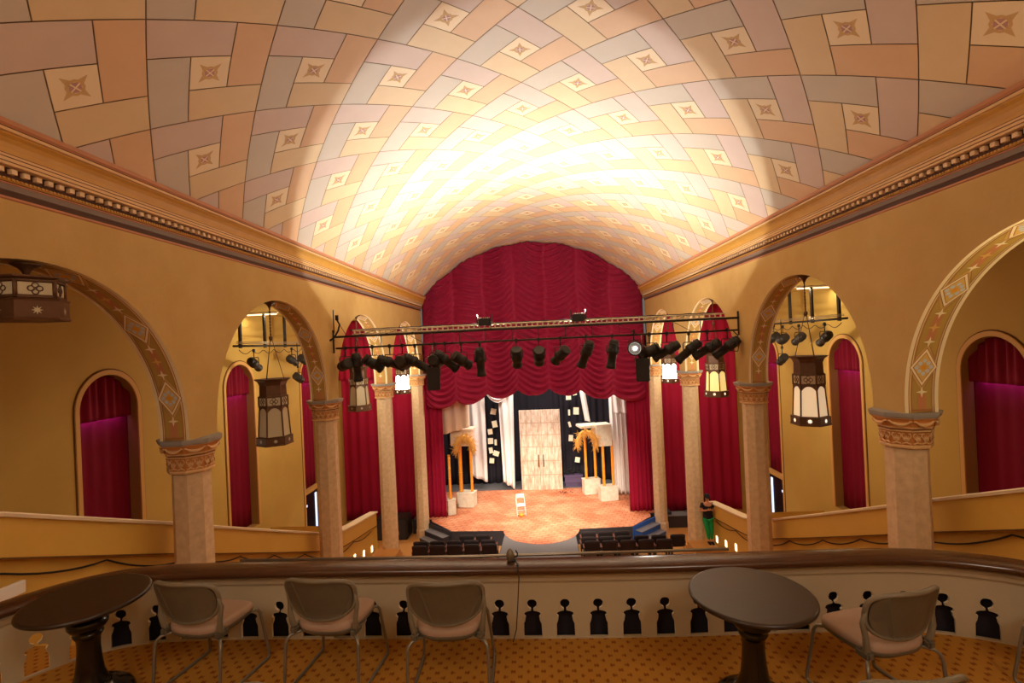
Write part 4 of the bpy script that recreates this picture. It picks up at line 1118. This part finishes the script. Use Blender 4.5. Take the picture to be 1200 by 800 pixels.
for sd, side in ((-1,'left'),(1,'right')):
    t = empty('aisle_steps', 'wooden steps rising towards the balcony beside the %s gallery wall' % side, 'steps', (sd*4.95,14,0))
    b = MB(); pts = [(3.65,0)]; z = 0
    for i in range(9): pts += [(3.65-.2*i, z+.17), (3.65-.2*(i+1), z+.17)]; z += .17
    pts += [(1.2,z),(1.2,0)]
    L = [[V((x, y, zz)) for y, zz in pts] for x in (-.37 if sd > 0 else -.40, .40 if sd > 0 else .37)]
    b.ring(L); b.build('flight', 'floorwood', t)
# ------------------------------------------------------------------ person in the right aisle
def skin_obj(name, joints, edges, m, parent, sub=2):
    me = bpy.data.meshes.new(name); me.from_pydata([j[:3] for j in joints], edges, []); me.materials.append(M[m])
    o = bpy.data.objects.new(name, me); C.objects.link(o); o.parent = parent
    md = o.modifiers.new('skin', 'SKIN'); md.use_smooth_shade = True
    sv = me.skin_vertices[0].data if me.skin_vertices else None
    if sv is None:
        bm = bmesh.new(); bm.from_mesh(me); bm.verts.layers.skin.verify(); bm.to_mesh(me); bm.free(); sv = me.skin_vertices[0].data
    for i, j in enumerate(joints):
        r = j[3]; sv[i].radius = r if isinstance(r, tuple) else (r, r); sv[i].use_root = (i == 0)
    s = o.modifiers.new('sub', 'SUBSURF'); s.levels = sub; s.render_levels = sub
    return o
P_ = empty('person', 'person in black cap, black top and green trousers standing with hands at chest, right aisle', 'person', (5.17,15.78,1.53), R(176)); P_.scale = (.90,.90,.88)
# local: faces +y.
J = [(0,0,.94,(.15,.10)),(0,0,1.08,(.13,.09)),(0,0,1.24,(.145,.10)),(0,0,1.38,(.13,.085)),(0,.01,1.46,(.05,.05)),(0,.015,1.52,(.055,.055)),(0,.02,1.60,(.075,.09)),(0,.02,1.68,(.06,.075)),
     (-.17,0,1.38,.055),(-.24,.02,1.16,.043),(-.12,.20,1.22,.033),(-.05,.27,1.27,.026),
     (.17,0,1.38,.055),(.24,.02,1.16,.043),(.12,.20,1.22,.033),(.05,.27,1.27,.026),
     (-.09,0,.86,.095),(-.10,.03,.50,.062),(-.11,0,.10,.042),(-.11,.04,.045,.04),(-.12,.15,.03,.032),
     (.09,0,.86,.095),(.05,.05,.50,.062),(.0,.0,.10,.042),(.0,.04,.045,.04),(.0,.15,.03,.032)]
E_ = [(0,1),(1,2),(2,3),(3,4),(4,5),(5,6),(6,7),(3,8),(8,9),(9,10),(10,11),(3,12),(12,13),(13,14),(14,15),(0,16),(16,17),(17,18),(18,19),(19,20),(0,21),(21,22),(22,23),(23,24),(24,25)]
body = skin_obj('body', J, E_, 'skin', P_)
for s in (-1, 1):
    hx, hy, hz = s*.05, .27, 1.27
    b = MB()
    for q in range(4):
        dz = .018-.012*q; L_ = (.065,.072,.068,.055)[q]
        b.tube([(hx, hy, hz+dz), (hx-s*.02, hy+.04, hz+dz+.01), (hx-s*.045, hy+L_*.6, hz+dz+.012), (hx-s*.065, hy+L_*.45, hz+dz+.008)], [.010,.009,.008,.006], 6)
    b.tube([(hx, hy, hz+.015), (hx-s*.01, hy+.01, hz+.045), (hx-s*.03, hy+.02, hz+.06)], [.011,.010,.007], 6)
    b.build('fingers', 'skin', P_)
skin_obj('trousers', [(0,0,1.02,(.165,.118)),(-.09,0,.86,.108),(-.10,.03,.50,.076),(-.11,0,.13,.056),(.09,0,.86,.108),(.05,.05,.50,.076),(.0,.0,.13,.056)], [(0,1),(1,2),(2,3),(0,4),(4,5),(5,6)], 'green', P_)
skin_obj('top', [(0,0,.80,(.20,.15)),(0,0,1.04,(.175,.13)),(0,0,1.24,(.165,.118)),(0,0,1.39,(.14,.10)),(-.17,0,1.39,.066),(-.225,.01,1.24,.056),(.17,0,1.39,.066),(.225,.01,1.24,.056)], [(0,1),(1,2),(2,3),(3,4),(4,5),(3,6),(6,7)], 'top', P_)
b = MB(); b.lathe([(.001,1.755),(.05,1.75),(.085,1.72),(.098,1.67),(.10,1.635),(.094,1.63)], 16, (0,.01,0)); b.bev((0,.13,1.645), (.15,.12,.012), .004); b.build('cap', 'top', P_)
b = MB(); b.grid(lambda u, v: (.094*cos(pi+pi*u), .0+.1*sin(pi+pi*u)-.0, 1.48+.18*v), 12, 4); h = b.build('hair', 'hair', P_, fix=False); solid(h, .02)
b = MB()
for s in (-1, 1): b.lathe([(.001,-.012),(.012,-.006),(.013,.004),(.001,.012)], 8, (s*.03,.10,1.60))
b.build('eyes', 'hair', P_, fix=False)
b = MB(); b.tube([(0,.098,1.61),(0,.118,1.585),(0,.108,1.572)], [.008,.014,.010], 6); b.build('nose', 'skin', P_)
for s, x in ((-1,-.11),(1,.0)):
    b = MB(); b.tube([(x-.0,-.04,.035),(x,.04,.045),(x-.005,.16,.03)], [.045,.048,.036], 10); b.build('shoe', 'white' if 0 else 'top', P_)

# ------------------------------------------------------------------ lights
def light(kind, name, loc, energy, col, size=.2, target=None, angle=90, blend=.3, sizey=None):
    l = bpy.data.lights.new(name, kind); l.energy = energy; l.color = col
    if kind == 'AREA':
        l.size = size
        if sizey: l.shape = 'RECTANGLE'; l.size_y = sizey
    else: l.shadow_soft_size = size
    if kind == 'SPOT': l.spot_size = R(angle); l.spot_blend = blend
    o = bpy.data.objects.new(name, l); C.objects.link(o); o.location = loc
    if target is not None: o.rotation_euler = (V(target)-V(loc)).to_track_quat('-Z', 'Y').to_euler()
    return o
WARM = (1,.84,.60); WARM2 = (1,.93,.82); CR = (1,.92,.80)
for x in (-1.10, 1.07):
    light('SPOT', 'flood', (x,11.62,8.68), 330, (1,.97,.94), .05, (x,11.62+cos(R(59)),8.68+sin(R(59))), 178, .03)
for x in (-1.10, 1.07): light('AREA', 'flood_spill', (x,11.62,8.655), 135, (1,.95,.90), .24, (x,11.62,20), sizey=.18)
for sd in (-1, 1):
    light('AREA', 'aisle_tube', (sd*8.3,15.1,9.18), 14, WARM, .9, (sd*8.3,15.1,0), sizey=.1)
    light('POINT', 'aisle_fill', (sd*6.4,15.0,7.4), 130, WARM, .12)  # added fill points hidden behind the piers, no fixture
    light('POINT', 'aisle_fill', (sd*6.1,20.0,7.0), 120, WARM, .12)
    light('POINT', 'aisle_fill', (sd*6.76,9.5,6.0), 6, WARM, .3)
    for y in (10.12,14.78,19.44):
        light('AREA', 'led_strip', (sd*9.105,y,6.86), 1.3, (.6,.12,1), 1.1, (sd*9.10,y,2), sizey=.02)
    light('POINT', 'lantern_bulb', (sd*XC,18.62,6.75), 60, CR, .12)
    light('SPOT', 'wash_fill', (sd*2.6,11.95,7.75), 280, CR, .1, (sd*2.0,21,8.2), 150, .6)  # fill added to brighten the far walls and curtain
light('POINT', 'lantern_bulb', (XC,4.64,8.2), 30, (1,.80,.45), .12)
for x, tx, e in ((-3.4,-1.5,3000),(3.3,1.2,3600),(-.4,0,2900),(.2,.8,2200)):
    light('SPOT', 'stage_spot', (x,12.1,7.5), e, (1,.87,.72), .08, (tx,22.6,.8), 38, .7)
light('AREA', 'stage_border', (0,23.2,7.6), 480, (1,.92,.84), 6, (0,24,0), sizey=.6)
light('SPOT', 'curtain_glow', (.6,20.2,2.0), 90, (1,.1,.75), .1, (.6,21.2,6.0), 34, .9)
light('SPOT', 'blue_wash', (3.2,17.5,6.2), 200, (.25,.45,1), .1, (4.4,20.3,.3), 18, .8)
light('POINT', 'balcony_fill', (-2.6,-1.6,10.6), 170, WARM2, .5)  # unseen fill lights added behind the camera
light('POINT', 'balcony_fill', (2.6,-1.6,10.6), 210, WARM2, .5)
light('SPOT', 'star_lamp', tuple(LAMP), 60, (1,.9,.75), .03, (0,0,7), 120, .5)
w = bpy.data.worlds.new('world'); SC.world = w; w.use_nodes = True
w.node_tree.nodes['Background'].inputs[0].default_value = (.5,.45,.4,1); w.node_tree.nodes['Background'].inputs[1].default_value = .3

# ------------------------------------------------------------------ camera
yaw, pitch, roll, f = .0417, .0033, .0448, 587.
def ray(x, y):
    c, s = cos(roll), sin(roll); u = x*c-y*s; v = x*s+y*c
    X, Y, Z = u/f, -v/f, 1.0
    c, s = cos(pitch), sin(pitch); Y, Z = Y*c+Z*s, Z*c-Y*s
    c, s = cos(yaw), sin(yaw); X, Z = X*c-Z*s, Z*c+X*s
    return V((X, Z, Y))
F = ray(0,0).normalized(); RT = (ray(1,0)-ray(0,0)).normalized(); UP = RT.cross(F).normalized()
cam = bpy.data.cameras.new('camera'); co = bpy.data.objects.new('camera', cam); C.objects.link(co)
cam.sensor_width = 36; cam.lens = 36*f/1200; cam.clip_start = .05; cam.clip_end = 100
m = Matrix((RT, UP, -F)).transposed().to_4x4(); m.translation = V((0,0,8.0)); co.matrix_world = m
SC.camera = co
SC.view_settings.view_transform = 'Standard'; SC.view_settings.look = 'None'
SC.view_settings.exposure = 0; SC.view_settings.gamma = 1; SC.view_settings.use_curve_mapping = False
SC.cycles.max_bounces = 8; SC.cycles.diffuse_bounces = 5
